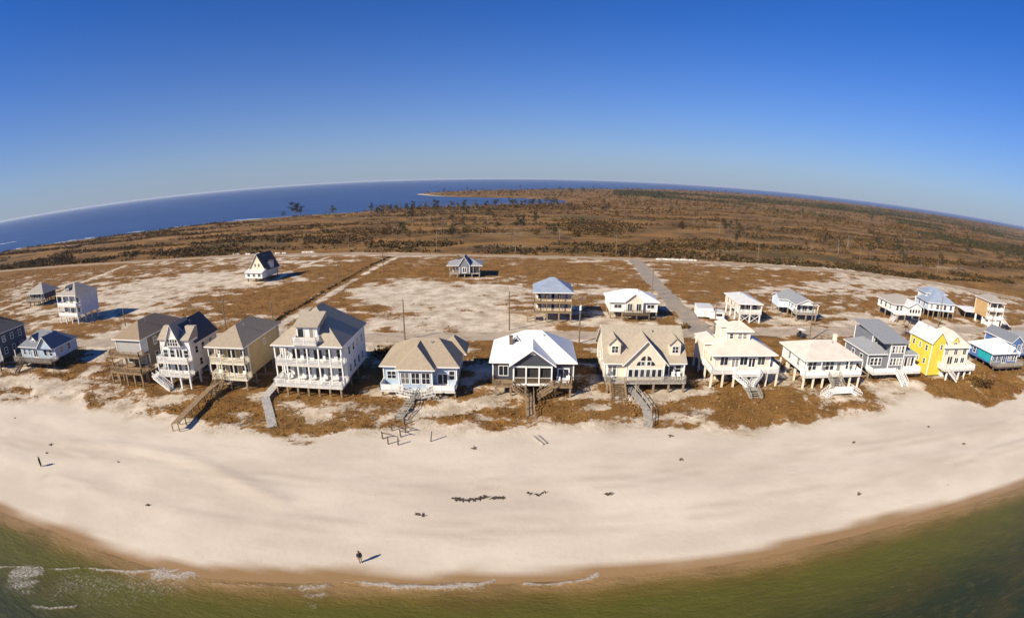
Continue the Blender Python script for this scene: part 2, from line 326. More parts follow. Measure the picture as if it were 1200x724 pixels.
def foam(x, y):
    r = np.zeros(np.shape(x)); y2 = y + (fbm(x/3.2, y/3.2, 73, 3)-.47)*1.5; x2 = x + (fbm(x/2.5, y/2.5, 77, 3)-.47)*1.2; k = .55 + 1.3*vnoise(x/1.7, y/4, 79)
    for pts, w, a in FOAM: r = np.maximum(r, a*np.exp(-(polydist(x2, y2, pts)/(w*1.5*k))**2))
    return r
def sea_depth(x, y): return (edge_y(x) + (fbm(x/6, y/6, 71, 3)-.47)*1.2) - y
def sea_z(x, y):
    d = edge_y(x)-y
    return SEA_Z + .012 + sstep(.5, 5, d)*((fbm(x/5, y/1.7, 81, 3)-.47)*.18) + .16*np.clip(foam(x, y)-.4, 0, 1)
def sea_material():
    m, nt, p = newmat('murky_sea_water'); tc = nd(nt, 'ShaderNodeTexCoord')
    def at(n): return nd(nt, 'ShaderNodeAttribute', attribute_name=n).outputs['Fac']
    def noise(sc, det, rough, sx=1, sy=1):
        mp = nd(nt, 'ShaderNodeMapping'); mp.inputs['Scale'].default_value = (sx, sy, 1); L(nt, tc.outputs['Object'], mp.inputs[0])
        n = nd(nt, 'ShaderNodeTexNoise', Scale=sc, Detail=float(det), Roughness=rough); L(nt, mp.outputs[0], n.inputs['Vector']); return n.outputs[0]
    d = at('depth'); n1 = noise(.35, 4, .6, .5, 1.2)
    dn = math_(nt, 'ADD', d, math_(nt, 'MULTIPLY', math_(nt, 'SUBTRACT', n1, .5), 3.0))
    c = mix_(nt, ramp_(nt, dn, .2, 2.6), (.32, .20, .080), (.17, .115, .022))
    c = mix_(nt, ramp_(nt, dn, 1.4, 4.2), c, (.100, .094, .010))
    c = mix_(nt, ramp_(nt, dn, 4, 15), c, (.026, .033, .009))
    c = mix_(nt, math_(nt, 'MULTIPLY', ramp_(nt, noise(.9, 6, .75, .45, 1.5), .5, .72), .45), c, (.150, .120, .030))
    c = mix_(nt, math_(nt, 'MULTIPLY', ramp_(nt, noise(.16, 4, .6, .6, 1.2), .45, .7), .45), c, (.085, .060, .012))
    f = math_(nt, 'ADD', at('foam'), math_(nt, 'MULTIPLY', math_(nt, 'SUBTRACT', noise(2.6, 7, .85), .5), 3.2))
    fm = ramp_(nt, f, .5, 1.15)
    fa = math_(nt, 'MULTIPLY', fm, ramp_(nt, at('foam'), .05, .25))
    c = mix_(nt, fa, c, (.50, .45, .38)); L(nt, c, p.inputs['Base Color'])
    r = math_(nt, 'ADD', math_(nt, 'MULTIPLY', fa, .5), .32); L(nt, r, p.inputs['Roughness']); p.inputs['Specular IOR Level'].default_value = .16
    h = math_(nt, 'ADD', noise(1.3, 6, .7, .5, 1.6), math_(nt, 'MULTIPLY', f, .25))
    b = nd(nt, 'ShaderNodeBump', Strength=.7, Distance=.35); L(nt, h, b.inputs['Height']); L(nt, b.outputs[0], p.inputs['Normal'])
    return m
sxs = np.array(sorted(grow(-90, -3000, .35, 1.15)) + list(np.arange(-90, 90.1, .3)) + grow(90, 3000, .35, 1.15))
sys_ = np.array(sorted(grow(22, -3000, .3, 1.15)) + list(np.arange(22, 45, .25)))
sea = grid_mesh('sea_water', sxs, sys_, sea_z, {'depth': sea_depth, 'foam': foam}, sea_material()); tag(sea, kind='structure')
def bay_material():
    m, nt, p = newmat('blue_bay_water'); tc = nd(nt, 'ShaderNodeTexCoord')
    mp = nd(nt, 'ShaderNodeMapping'); mp.inputs['Scale'].default_value = (1, 2.5, 1); L(nt, tc.outputs['Object'], mp.inputs[0])
    n = nd(nt, 'ShaderNodeTexNoise', Scale=.004, Detail=6.0, Roughness=.6); L(nt, mp.outputs[0], n.inputs['Vector'])
    c = mix_(nt, ramp_(nt, n.outputs[0], .3, .7), (.030, .070, .175), (.045, .095, .22)); L(nt, c, p.inputs['Base Color'])  # blue of the reflected sky is put into the base colour
    p.inputs['Roughness'].default_value = .45; p.inputs['Specular IOR Level'].default_value = .12
    n2 = nd(nt, 'ShaderNodeTexNoise', Scale=.25, Detail=5.0, Roughness=.65); L(nt, mp.outputs[0], n2.inputs['Vector'])
    b = nd(nt, 'ShaderNodeBump', Strength=.6, Distance=1.0); L(nt, n2.outputs[0], b.inputs['Height']); L(nt, b.outputs[0], p.inputs['Normal'])
    return m
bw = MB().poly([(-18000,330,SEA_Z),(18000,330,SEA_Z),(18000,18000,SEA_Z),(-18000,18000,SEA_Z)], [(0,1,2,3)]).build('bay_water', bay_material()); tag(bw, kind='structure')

# ---- roads: thin sheets over the ground
def road_sheet(name, pts, w, mat, dz, step=3.0, ragged=0.5):
    P = []
    for (ax, ay), (bx, by) in zip(pts[:-1], pts[1:]):
        n = max(1, int(math.hypot(bx-ax, by-ay)/step)); P += [(ax+(bx-ax)*i/n, ay+(by-ay)*i/n) for i in range(n)]
    P.append(pts[-1]); P = np.array(P)
    for _ in range(4): P[1:-1] = (P[:-2]+2*P[1:-1]+P[2:])/4
    T = np.gradient(P, axis=0); T /= np.linalg.norm(T, axis=1)[:, None]; N = np.stack([-T[:,1], T[:,0]], 1)
    mb = MB(); V = []; K = 6
    for i, (p, n) in enumerate(zip(P, N)):
        for k in range(K+1):
            u = (k/K-.5)*w + (ragged*(random.random()-.5) if k in (0, K) else 0)
            q = p + n*u; V.append((q[0], q[1], float(ground_z(np.array([q[0]]), np.array([q[1]]))[0]) + dz))
    mb.poly(V, [(i*(K+1)+k, i*(K+1)+k+1, (i+1)*(K+1)+k+1, (i+1)*(K+1)+k) for i in range(len(P)-1) for k in range(K)])
    o = mb.build(name, mat); return tag(o, kind='structure')
def road_mat(name, col, sand, amt):
    m, nt, p = newmat(name); tc = nd(nt, 'ShaderNodeTexCoord')
    n = nd(nt, 'ShaderNodeTexNoise', Scale=.25, Detail=7.0, Roughness=.7); L(nt, tc.outputs['Object'], n.inputs['Vector'])
    n2 = nd(nt, 'ShaderNodeTexNoise', Scale=2.5, Detail=4.0, Roughness=.7); L(nt, tc.outputs['Object'], n2.inputs['Vector'])
    s = math_(nt, 'ADD', n.outputs[0], math_(nt, 'MULTIPLY', n2.outputs[0], .3))
    c = mix_(nt, ramp_(nt, s, .65-amt-.1, .65-amt+.25), col, sand); L(nt, c, p.inputs['Base Color']); p.inputs['Roughness'].default_value = .9; p.inputs['Specular IOR Level'].default_value = .2
    return m
road_sheet('back_road', BACKROAD, 7.0, road_mat('sandy_asphalt', (.25, .18, .115), (.36, .27, .175), .17), .05, 3.0, 1.4)
road_sheet('front_road', FRONTROAD, 6.5, road_mat('sand_drifted_asphalt', (.27, .22, .165), (.43, .345, .25), .14), .06, 3.0, 1.6)
road_sheet('side_road', SIDEROAD, 6.0, road_mat('grey_asphalt', (.24, .215, .18), (.36, .285, .20), .06), .075, 3.0, 1.5)

# ---- the air between here and the horizon
hm = bpy.data.materials.new('thin_haze'); hm.use_nodes = True; hn = hm.node_tree; hn.nodes.clear()
hv = hn.nodes.new('ShaderNodeVolumePrincipled'); hv.inputs['Color'].default_value = (.80, .88, 1.0, 1); hv.inputs['Density'].default_value = 5e-5; hv.inputs['Anisotropy'].default_value = .1
ho = hn.nodes.new('ShaderNodeOutputMaterial'); hn.links.new(hv.outputs[0], ho.inputs['Volume'])
tag(MB().box(-18500, 18500, -3600, 18500, -9, 38).build('haze', hm), kind='stuff')

# =================================================================== THE HOUSES
WINC = {}
def win_meshes(w, h, nx, ny, trim, lite=False):
    k = (round(w,2), round(h,2), nx, ny, trim.name)
    if k not in WINC:
        f = MB(); t = .11
        f.box(-w/2-t, -w/2, -.07, .0, -t, h+t); f.box(w/2, w/2+t, -.07, .0, -t, h+t)
        f.box(-w/2, w/2, -.07, .0, -t, 0); f.box(-w/2, w/2, -.07, .0, h, h+t)
        for i in range(1, nx): x = -w/2 + w*i/nx; f.box(x-.035, x+.035, -.055, .0, 0, h)
        for j in range(1, ny): z = h*j/ny; f.box(-w/2, w/2, -.045, .0, z-.03, z+.03)
        g = MB().box(-w/2, w/2, -.03, -.002, 0, h)
        WINC[k] = (f.mesh('window', trim), g.mesh('pane', M['glass']))
    return WINC[k]
PILEC = {}
DOORC = {}
class House:
    def __init__(s, name, label, L_, R_=None, rot=None, cat='house', group=None, dx=0.0, dy=0.0):
        a = Vector(gp(*L_)); b = Vector(gp(*R_)) if R_ else a
        c = (a+b)/2
        s.w = (b-a).length; s.rot = rad(-2.5 if rot is None else rot)
        s.root = empty(name, (c.x+dx, c.y+dy, 0), s.rot, label, cat, group); s.trim = M['trim']; s.vol = None
    def put(s, name, mb, mat, parent=None): return mb.build(name, mat, parent or s.root)
    def walls(s, x0, x1, y0, y1, z0, z1, mat, name='wall'):
        s.vol = (x0, x1, y0, y1); c = MB().box(x0, x1, y0, y1, z0, z1); t = .09; c.cur = 1
        for x in (x0, x1):
            for y in (y0, y1): c.box(x-t if x == x0 else x-.1, x+.1 if x == x0 else x+t, y-t if y == y0 else y-.1, y+.1 if y == y0 else y+t, z0+.01, z1-.01)
        return s.put(name, c, [mat, s.trim])
    def face(s, f, u, z, off=0.0):
        x0, x1, y0, y1 = s.vol
        if f == 'F': return (u, y0-off, z), 0.0
        if f == 'B': return (u, y1+off, z), math.pi
        if f == 'L': return (x0-off, u, z), -math.pi/2
        return (x1+off, u, z), math.pi/2
    def win(s, f, u, z, w=1.0, h=1.4, nx=1, ny=2, parent=None, trim=None):
        fm, gm = win_meshes(w, h, nx, ny, trim or s.trim); p, r = s.face(f, u, z)
        if parent is None:
            o = inst('window', fm, s.root, p, r); inst('pane', gm, o)
        else:
            o = inst('window', fm, parent, p, r)                 # a dormer's window: frame and glass in one sub-part
            k = ('one', fm.name)
            if k not in WINC:
                import bmesh
                bm = bmesh.new(); bm.from_mesh(fm); n = len(bm.faces); bm.from_mesh(gm); bm.faces.ensure_lookup_table()
                for q in bm.faces[n:]: q.material_index = 1
                m = bpy.data.meshes.new('dormer_window'); bm.to_mesh(m); bm.free(); m.materials.append(fm.materials[0]); m.materials.append(M['glass']); WINC[k] = m
            o.data = WINC[k]
        return o
    def wins(s, f, us, z, w=1.0, h=1.4, nx=1, ny=2):
        for u in us: s.win(f, u, z, w, h, nx, ny)
    def door(s, f, u, z, w=1.8, h=2.1, mat=None):
        mat = mat or s.trim; k = (w, h, mat.name)
        if k not in DOORC:
            d = MB(); t = .1
            d.box(-w/2-t, -w/2+t, -.07, 0, 0, h+t); d.box(w/2-t, w/2+t, -.07, 0, 0, h+t); d.box(-w/2+t, w/2-t, -.07, 0, h-t, h+t); d.box(-w/2+t, w/2-t, -.07, 0, 0, .25)
            if w > 1.3: d.box(-.08, .08, -.065, 0, .25, h-t)
            DOORC[k] = (d.mesh('door', mat), MB().box(-w/2+t, w/2-t, -.03, -.002, .25, h-t).mesh('pane', M['glass']))
        p, r = s.face(f, u, z); o = inst('door', DOORC[k][0], s.root, p, r); inst('pane', DOORC[k][1], o); return o
    def piles(s, xs, ys, z, mat=None, t=.32, name='pile'):
        mat = mat or M['pile']; k = (round(z,2), t, mat.name)
        if k not in PILEC: PILEC[k] = MB().box(-t/2, t/2, -t/2, t/2, -.6, z).mesh(name, mat)
        for x in xs:
            for y in ys: inst(name, PILEC[k], s.root, (x, y, 0))
    def posts(s, pts, z0, z1, mat=None, t=.2):
        mat = mat or s.trim; k = ('post', round(z1-z0,2), t, mat.name)
        if k not in PILEC: PILEC[k] = MB().box(-t/2, t/2, -t/2, t/2, 0, z1-z0).mesh('post', mat)
        for x, y in pts: inst('post', PILEC[k], s.root, (x, y, z0))
    def deck(s, x0, x1, y0, y1, z, mat=None, th=.3):
        return s.put('deck', MB().box(x0, x1, y0, y1, z-th, z), mat or M['whitewood'])
    def rail(s, pts, z, mat=None, h=1.05, gap=.16, solid=False):
        mat = mat or s.trim; mb = MB()
        for (ax, ay), (bx, by) in zip(pts[:-1], pts[1:]):
            ln = math.hypot(bx-ax, by-ay)
            if ln < .05: continue
            mb.beam((ax,ay,z+h), (bx,by,z+h), .1, .08); mb.beam((ax,ay,z+.15), (bx,by,z+.15), .06, .08)
            if solid: mb.beam((ax,ay,z+h/2+.05), (bx,by,z+h/2+.05), .04, h-.25)
            else:
                n = max(1, int(ln/gap))
                for i in range(1, n): t = i/n; x, y = ax+(bx-ax)*t, ay+(by-ay)*t; mb.box(x-.025, x+.025, y-.025, y+.025, z+.12, z+h)
            n = max(1, round(ln/2.2))
            for i in range(n+1): t = i/n; x, y = ax+(bx-ax)*t, ay+(by-ay)*t; mb.box(x-.06, x+.06, y-.06, y+.06, z, z+h+.09)
        return s.put('railing', mb, mat)
    def stairs(s, top, bot, w, mat=None, rail=True):
        mat = mat or M['whitewood']; mb = MB(); a = Vector(top); b = Vector(bot); d = b-a; hd = Vector((d.x, d.y, 0)); n = max(2, int(-d.z/.19)); q = Vector((-hd.y, hd.x, 0)).normalized()*w/2
        for sg in (-1, 1): mb.beam(a+q*sg+Vector((0,0,-.2)), b+q*sg+Vector((0,0,-.05)), .07, .3)
        for i in range(n):
            c = a + d*((i+.5)/n); e = hd.normalized()*.16
            P = [c-q-e, c+q-e, c+q+e, c-q+e]
            mb.poly([tuple(p+Vector((0,0,k))) for k in (-.05, .0) for p in P], [(3,2,1,0),(4,5,6,7),(0,1,5,4),(1,2,6,5),(2,3,7,6),(3,0,4,7)])
        o = s.put('stairs', mb, mat)
        if rail:
            r = MB()
            for sg in (-1, 1):
                r = MB(); r.beam(a+q*sg+Vector((0,0,1.0)), b+q*sg+Vector((0,0,1.0)), .08, .1); r.beam(a+q*sg+Vector((0,0,.35)), b+q*sg+Vector((0,0,.35)), .05, .07)
                m = max(2, int(d.length/.45))
                for i in range(m+1):
                    c = a+q*sg+d*(i/m); tt = .05 if i % m else .1; r.box(c.x-tt/2, c.x+tt/2, c.y-tt/2, c.y+tt/2, c.z-.25 if i % m else c.z-.3, c.z+1.0)
                s.put('handrail', r, mat, o)
        return o
    def hip(s, x0, x1, y0, y1, z, rise, mat, axis='x', inset=None, th=.2, inset2=None, fascia=True, parent=None, name='roof'):
        if axis == 'x':
            i1 = (y1-y0)/2 if inset is None else inset; i2 = i1 if inset2 is None else inset2; ym = (y0+y1)/2; R = [(x0+i1, ym, z+th+rise), (x1-i2, ym, z+th+rise)]; F = [(4,5,9,8),(6,7,8,9),(7,4,8),(5,6,9)]
        else:
            i1 = (x1-x0)/2 if inset is None else inset; i2 = i1 if inset2 is None else inset2; xm = (x0+x1)/2; R = [(xm, y0+i1, z+th+rise), (xm, y1-i2, z+th+rise)]; F = [(4,5,8),(5,6,9,8),(6,7,9),(7,4,8,9)]
        if (Vector(R[0])-Vector(R[1])).length < .05:
            R = R[:1]; F = [tuple(dict.fromkeys(8 if i == 9 else i for i in f)) for f in F]
        mb = MB(); mb.poly([(x0,y0,z),(x1,y0,z),(x1,y1,z),(x0,y1,z),(x0,y0,z+th),(x1,y0,z+th),(x1,y1,z+th),(x0,y1,z+th)]+R, [(3,2,1,0),(0,1,5,4),(1,2,6,5),(2,3,7,6),(3,0,4,7)]+F)
        o = s.put(name, mb, mat, parent)
        if fascia and parent is None:
            t = .03; fb = MB(); a, b = z-.02, z+th-.03
            fb.box(x0-t, x1+t, y0-t, y0-.003, a, b); fb.box(x0-t, x1+t, y1+.003, y1+t, a, b); fb.box(x0-t, x0-.003, y0-.003, y1+.003, a, b); fb.box(x1+.003, x1+t, y0-.003, y1+.003, a, b)
            s.put('fascia', fb, s.trim, o)
        return o
    def gable(s, x0, x1, y0, y1, z, rise, mat, axis='y', th=.2, wall=None, wall_in=.45, parent=None, name='roof', asym=.5, rake=True):
        u0, u1 = (x0, x1) if axis == 'y' else (y0, y1); a0, a1 = (y0, y1) if axis == 'y' else (x0, x1); um = u0+(u1-u0)*asym
        o = s.put(name, MB().prism([(u0, z), (u0, z+th), (um, z+rise+th), (u1, z+th), (u1, z), (um, z+rise)], axis, a0, a1), mat, parent)
        if rake and parent is None:
            r = MB(); e = .035
            for q0, q1 in ((a0-e, a0-.003), (a1+.003, a1+e)): r.prism([(u0, z-.03), (u0, z+th-.03), (um, z+rise+th-.03), (u1, z+th-.03), (u1, z-.03), (um, z+rise-.03)], axis, q0, q1)
            for u, sg in ((u0, -1), (u1, 1)):
                lo, hi = (u-e, u-.003) if sg < 0 else (u+.003, u+e)
                if axis == 'y': r.box(lo, hi, a0, a1, z-.02, z+th-.03)
                else: r.box(a0, a1, lo, hi, z-.02, z+th-.03)
            s.put('fascia', r, s.trim, o)
        if wall is not None:
            sl = rise/(um-u0); sr = rise/(u1-um); i = wall_in; gz = z-.02
            zi = lambda u: z + (sl*(u-u0) if u < um else sr*(u1-u)) - .01
            sec = [(u0+i, gz), (u0+i, zi(u0+i)), (um, z+rise-.01), (u1-i, zi(u1-i)), (u1-i, gz)]
            w = MB().prism(sec, axis, a0+i, a1-i)
            s.put('gable_wall', w, wall, parent or None) if parent is None else s.put('gable_wall', w, wall, parent)
        return o
    def dormer(s, xc, w, y0, depth, z0, h, rise, wallm, roofm, wn_=True, hip=False):
        d = s.put('dormer', MB().box(xc-w/2, xc+w/2, y0, y0+depth, z0, z0+h), wallm)
        if hip: s.hip(xc-w/2-.25, xc+w/2+.25, y0-.25, y0+depth, z0+h, rise, roofm, axis='y', inset2=.0, parent=d, th=.12)
        else: s.gable(xc-w/2-.25, xc+w/2+.25, y0-.3, y0+depth, z0+h, rise, roofm, axis='y', th=.12, wall=wallm, wall_in=.28, parent=d)
        s.vol = (xc-w/2, xc+w/2, y0, y0+depth)
        if wn_: s.win('F', xc, z0+.35*h, w*.55, h*.55, 2, 2, parent=d)
        return d
    def chimney(s, x, y, z0, z1, t, mat, parent=None):
        return s.put('chimney', MB().box(x-t/2, x+t/2, y-t/2, y+t/2, z0, z1).box(x-t/2-.06, x+t/2+.06, y-t/2-.06, y+t/2+.06, z1, z1+.12), mat, parent)
def lin(a, b, n): return [a+(b-a)*i/(n-1) for i in range(n)] if n > 1 else [(a+b)/2]

S = dict(white=siding('white_siding', (.78, .77, .73)), cream=siding('cream_siding', (.72, .64, .51)), tan=siding('tan_siding', (.50, .36, .17)), paletan=siding('pale_tan_siding', (.70, .58, .40)), navy=siding('charcoal_siding', (.055, .06, .075)),
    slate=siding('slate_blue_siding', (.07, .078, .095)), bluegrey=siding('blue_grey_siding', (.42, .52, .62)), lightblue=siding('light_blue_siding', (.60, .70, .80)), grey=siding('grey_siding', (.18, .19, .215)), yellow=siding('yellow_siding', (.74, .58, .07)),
    blue=siding('bright_blue_siding', (.085, .165, .38)), teal=siding('teal_siding', (.02, .36, .40)), brown=siding('brown_siding', (.20, .16, .12)), palegrey=siding('pale_grey_siding', (.55, .57, .60)), orange=siding('orange_tan_siding', (.56, .37, .17)))
Rf = dict(tan=shingle('tan_shingles', (.385, .33, .25)), brown=shingle('grey_brown_shingles', (.30, .225, .15)), tanb=shingle('warm_tan_shingles', (.36, .295, .21)), grey=shingle('grey_shingles', (.27, .28, .29)), bluegrey=shingle('blue_grey_shingles', (.19, .205, .225)), dark=shingle('dark_shingles', (.105, .10, .10)),
    white=plain('white_metal_roof', (.80, .79, .75), .35, .04, .4), cream=plain('cream_metal_roof', (.64, .58, .48), .6, .06, .5), palegrey=plain('pale_metal_roof', (.60, .60, .57), .5, .06), blue=plain('blue_metal_roof', (.27, .32, .40), .5, .08, spec=.2), drift=shingle('driftwood_shingles', (.34, .31, .27)))
FRONT = 'stilt houses facing the beach'; BACK = 'stilt houses on the second row'

# 1 - cut by the left edge
h = House('beach_house', 'tall dark blue house on stilts cut off by the left edge', (16.6, 432.5), rot=0, group=FRONT, dx=-5.0)
h.walls(-12, 0, 0, 10, 2.2, 8.6, S['slate']); h.piles(lin(-11.7, -.3, 5), lin(.3, 9.6, 3), 2.2, M['darkwood']); h.hip(-12.5, .5, -.5, 10.5, 8.6, 3.0, Rf['dark'], 'y')
h.vol = (-12, 0, 0, 10); h.wins('F', [-1.4, -4, -7], 6.2, 1.3, 1.6); h.wins('F', [-1.4, -4, -7], 3.2, 1.3, 1.7); h.wins('R', [2, 5, 8], 6.3); h.wins('R', [2, 5, 8], 3.3)
h.deck(-12, .6, -1.6, 0, 2.2, M['whitewood']); h.rail([(-12, -1.55), (.5, -1.55), (.5, 0)], 2.2, M['whitewood']); h.piles(lin(-11.7, .3, 4), [-1.4], 1.9, M['darkwood'])
# 2 - low blue-grey roof
h = House('beach_house', 'low house with blue grey hipped roofs and small white dormer beside the dark house', (20, 432), (68, 430), rot=3, group=FRONT)
h.piles(lin(-7.4, 7.4, 6), lin(.3, 9.5, 3), 1.9, M['darkwood']); h.walls(-7.2, 7.2, 1.6, 10, 2.0, 4.7, S['bluegrey'])  # white walls given blue-grey siding to paint in their shade
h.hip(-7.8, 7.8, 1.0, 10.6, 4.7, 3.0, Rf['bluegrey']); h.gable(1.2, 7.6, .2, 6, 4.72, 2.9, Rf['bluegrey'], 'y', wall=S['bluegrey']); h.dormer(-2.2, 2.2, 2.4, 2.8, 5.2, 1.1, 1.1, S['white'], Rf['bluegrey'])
h.vol = (-7.2, 7.2, 1.6, 10); h.wins('F', [-5.8, -3.6], 2.8, .9, 1.3); h.door('F', -1.0, 2.05); h.wins('F', [3.2, 5.4], 2.8, 1.1, 1.4); h.wins('R', [4, 7], 2.9)
h.deck(-8, 8, -1.2, 1.6, 2.0, M['darkwood']); h.rail([(-7.95, 1.6), (-7.95, -1.15), (7.95, -1.15), (7.95, 1.6)], 2.0, M['greywood']); h.posts([(-7, -1), (-3.5, -1), (0, -1)], 2.0, 4.7); h.stairs((-4, -1.2, 2.0), (-4, -4.2, .1), 1.3, M['darkwood'])
# 3 - tall brown-grey with wide decks
h = House('beach_house', 'tall brown grey hip roofed house with wide bare wood decks stacked on its front', (143, 446), (175, 447), rot=0, group=FRONT)
h.piles(lin(-3.4, 3.4, 3), lin(.3, 15, 4), 2.6); h.walls(-3.6, 3.6, 2.2, 15, 2.7, 8.9, S['brown']); h.walls(-3.55, 3.55, 0, 2.2, 5.9, 8.85, S['palegrey'], 'screened_porch'); h.hip(-4.2, 4.2, -.6, 15.6, 8.9, 2.6, Rf['brown'], 'y', inset=5.0)
h.put('porch_screen', MB().box(-3.3, 3.3, -.03, -.003, 6.5, 8.5), plain('pale_insect_screen', (.40,.38,.35), .8, .05)); h.vol = (-3.6, 3.6, 2.2, 15); h.wins('F', [-2, 1.9], 3.3, 1.5, 1.7); h.wins('R', [5, 8, 11, 13.5], 6.7); h.wins('R', [5, 8, 11], 3.6)
h.deck(-4.4, 4.2, -1.8, 2.2, 5.9, M['wood']); h.deck(-4.9, 4.6, -2.4, 2.2, 2.7, M['wood']); h.rail([(-4.35, 2.2), (-4.35, -1.75), (4.15, -1.75), (4.15, 0)], 5.9, M['wood']); h.rail([(-4.85, 2.2), (-4.85, -2.35), (4.55, -2.35), (4.55, 2.2)], 2.7, M['wood'])
h.posts([(-4.2, -1.6), (0, -1.6), (4, -1.6)], 2.7, 5.6, M['wood']); h.piles(lin(-4.6, 4.3, 5), [-2.1, -.3], 2.4, M['wood']); h.stairs((-4.9, 0, 2.7), (-8.2, 0, .1), 1.3, M['wood'])
# 4 - white with gable between two dormers
h = House('beach_house', 'narrow white house with a pointed gable between two dormers and a dark roof', (189.4, 454), (226.7, 455), rot=1, group=FRONT)
h.piles(lin(-3.5, 3.5, 4), [.3, 4, 8, 11.5], 2.4, M['trim']); h.walls(-3.7, 3.7, 1.8, 12, 2.5, 8.0, S['white']); h.gable(-4.2, 4.2, 3.2, 12.5, 7.9, 3.9, Rf['dark'], 'y', wall=S['white'])
h.gable(-2.1, 2.1, .9, 7, 7.9, 4.3, Rf['tan'], 'y', wall=S['white'], wall_in=.3)
for sx in (-1, 1):
    d = h.put('dormer', MB().box(sx*2.75-.95, sx*2.75+.95, 1.75, 5, 7.9, 9.3), S['white']); h.put('dormer_roof', MB().prism([(1.35, 9.1), (1.35, 9.3), (4.2, 11.2), (5.0, 11.2), (5.0, 9.1)], 'x', sx*2.75-1.2, sx*2.75+1.2), Rf['tan'], d)
h.vol = (-3.7, 3.7, 1.2, 12); h.wins('F', [-.95, -.32, .32, .95], 8.1, .5, 1.3, 1, 2); h.vol = (-3.7, 3.7, 1.8, 12); h.wins('F', [-2.6, -.9, 2.6], 5.6, 1.1, 1.5); h.door('F', .9, 5.25, 1.6); h.wins('F', [-2.6, 2.4], 3.0, 1.2, 1.5); h.door('F', 0, 2.55); h.wins('R', [4, 6.5, 9.5], 6, 1.0, 1.3); h.wins('R', [5, 8.5], 3.3, 1.0, 1.3)
for z in (2.5, 5.2): h.deck(-3.9, 3.9, 0, 1.8, z); h.rail([(-3.85, 1.8), (-3.85, .05), (3.85, .05), (3.85, 1.8)], z)
h.posts([(-3.8, .1), (-1.3, .1), (1.3, .1), (3.8, .1)], 2.5, 5.0); h.deck(-5.4, -3.9, -.9, 1.8, 2.5); h.stairs((-4.6, -.8, 2.5), (-.6, -1.2, .1), 1.2, M['white'])
# 5 - two storey tan
h = House('beach_house', 'boxy tan two storey house with two cream porches and a long bare boardwalk in front', (252, 455), (291, 457), rot=0, group=FRONT)
h.piles(lin(-3.6, 3.6, 3), [.3, 4, 8, 12, 15.5], 2.0); h.walls(-3.8, 3.8, 2.2, 16, 2.1, 8.2, S['tan']); h.hip(-4.4, 4.4, -.5, 16.6, 8.2, 2.7, Rf['tanb'], 'y', inset=5.5)
h.wins('F', [-2.6, 2.6], 5.9, 1.1, 1.5); h.door('F', 0, 5.2); h.wins('F', [-2.6, 2.6], 2.8, 1.2, 1.5); h.door('F', 0, 2.15); h.wins('R', [9], 6.2, .6, .9)
h.trim = M['cream_trim'] = plain('cream_trim', (.76, .69, .54), .55, .05)
for z in (2.1, 5.15): h.deck(-4, 4, 0, 2.2, z, M['cream_trim']); h.rail([(-3.95, 2.2), (-3.95, .05), (3.95, .05), (3.95, 2.2)], z)
h.posts([(x, .1) for x in (-3.9, -1.3, 1.3, 3.9)], 2.1, 8.2); h.put('beam', MB().box(-4, 4, .02, .28, 7.8, 8.19), h.trim); h.stairs((-2.0, 0, 2.1), (-2.0, -3.2, .1), 2.0, M['wood'])
# 6 - big white three storey
h = House('beach_house', 'largest white house with three stacked porch levels under a tan roof with a balcony dormer', (328, 459), (403.5, 462), rot=-1, group=FRONT)
a = 6.4
h.piles(lin(-a+.2, a-.2, 7), [-.9, 4.5, 9, 13], 1.7, M['pile']); h.walls(-a, a, 2.6, 14, 1.8, 8.6, S['white']); h.hip(-a-.5, a+.5, -.2, 14.6, 8.7, 5.3, Rf['tan'], 'y', inset=6.6, inset2=5.2)
h.vol = (-a, a, 2.6, 14)
for z in (1.8, 5.25): h.wins('F', [-5.3, -1.1, 3.2, 5.3], z+.7, 1.1, 1.5); h.door('F', -3.2, z+.05); h.door('F', 1.1, z+.05)
h.wins('R', [4.5, 7, 9.5, 12], 6.0, .9, 1.4); h.wins('R', [4.5, 7, 9.5, 12], 2.7, .9, 1.4); h.wins('L', [5, 9], 6.0); h.wins('L', [5, 9], 2.7)
h.deck(-a-.2, a+.2, -1.2, 2.6, 1.8); h.rail([(-a-.15, 2.6), (-a-.15, -1.15), (a+.15, -1.15), (a+.15, 2.6)], 1.8); h.deck(-a-.1, a+.1, .2, 2.6, 5.2); h.rail([(-a-.05, 2.6), (-a-.05, .25), (a+.05, .25), (a+.05, 2.6)], 5.2)
h.posts([(x, .35) for x in lin(-a, a, 7)], 1.8, 4.9, t=.24); h.posts([(x, .35) for x in lin(-a, a, 7)], 5.2, 8.7, t=.24); h.put('beam', MB().box(-a, a, .22, .48, 8.25, 8.69), h.trim)
d = h.put('dormer', MB().box(-2.0, 2.0, 1.2, 5.0, 9.0, 11.9), S['white']); h.put('dormer_roof', MB().prism([(.7, 11.87), (.7, 12.07), (5.3, 13.6), (5.3, 11.87)], 'x', -2.4, 2.4), Rf['tan'], d)
h.vol = (-2.0, 2.0, 1.2, 5.0); h.win('F', -1.2, 9.7, 1.1, 1.8, 1, 1, parent=d); h.win('F', .9, 9.7, .7, 1.8, 1, 1, parent=d)
h.deck(-2.3, 2.3, -.5, 1.2, 9.3); h.rail([(-2.25, 1.2), (-2.25, -.45), (2.25, -.45), (2.25, 1.2)], 9.3, gap=.12)
sd = MB()
for i in range(10): t0, t1 = 2*math.pi*i/10, 2*math.pi*(i+1)/10; sd.poly([(a+.3, .1, 7.2), (a+.25+.0, .1+.5*math.cos(t0), 7.2+.5*math.sin(t0)), (a+.25, .1+.5*math.cos(t1), 7.2+.5*math.sin(t1)), (a+.15, .1, 7.2)], [(0,1,2),(3,2,1)])
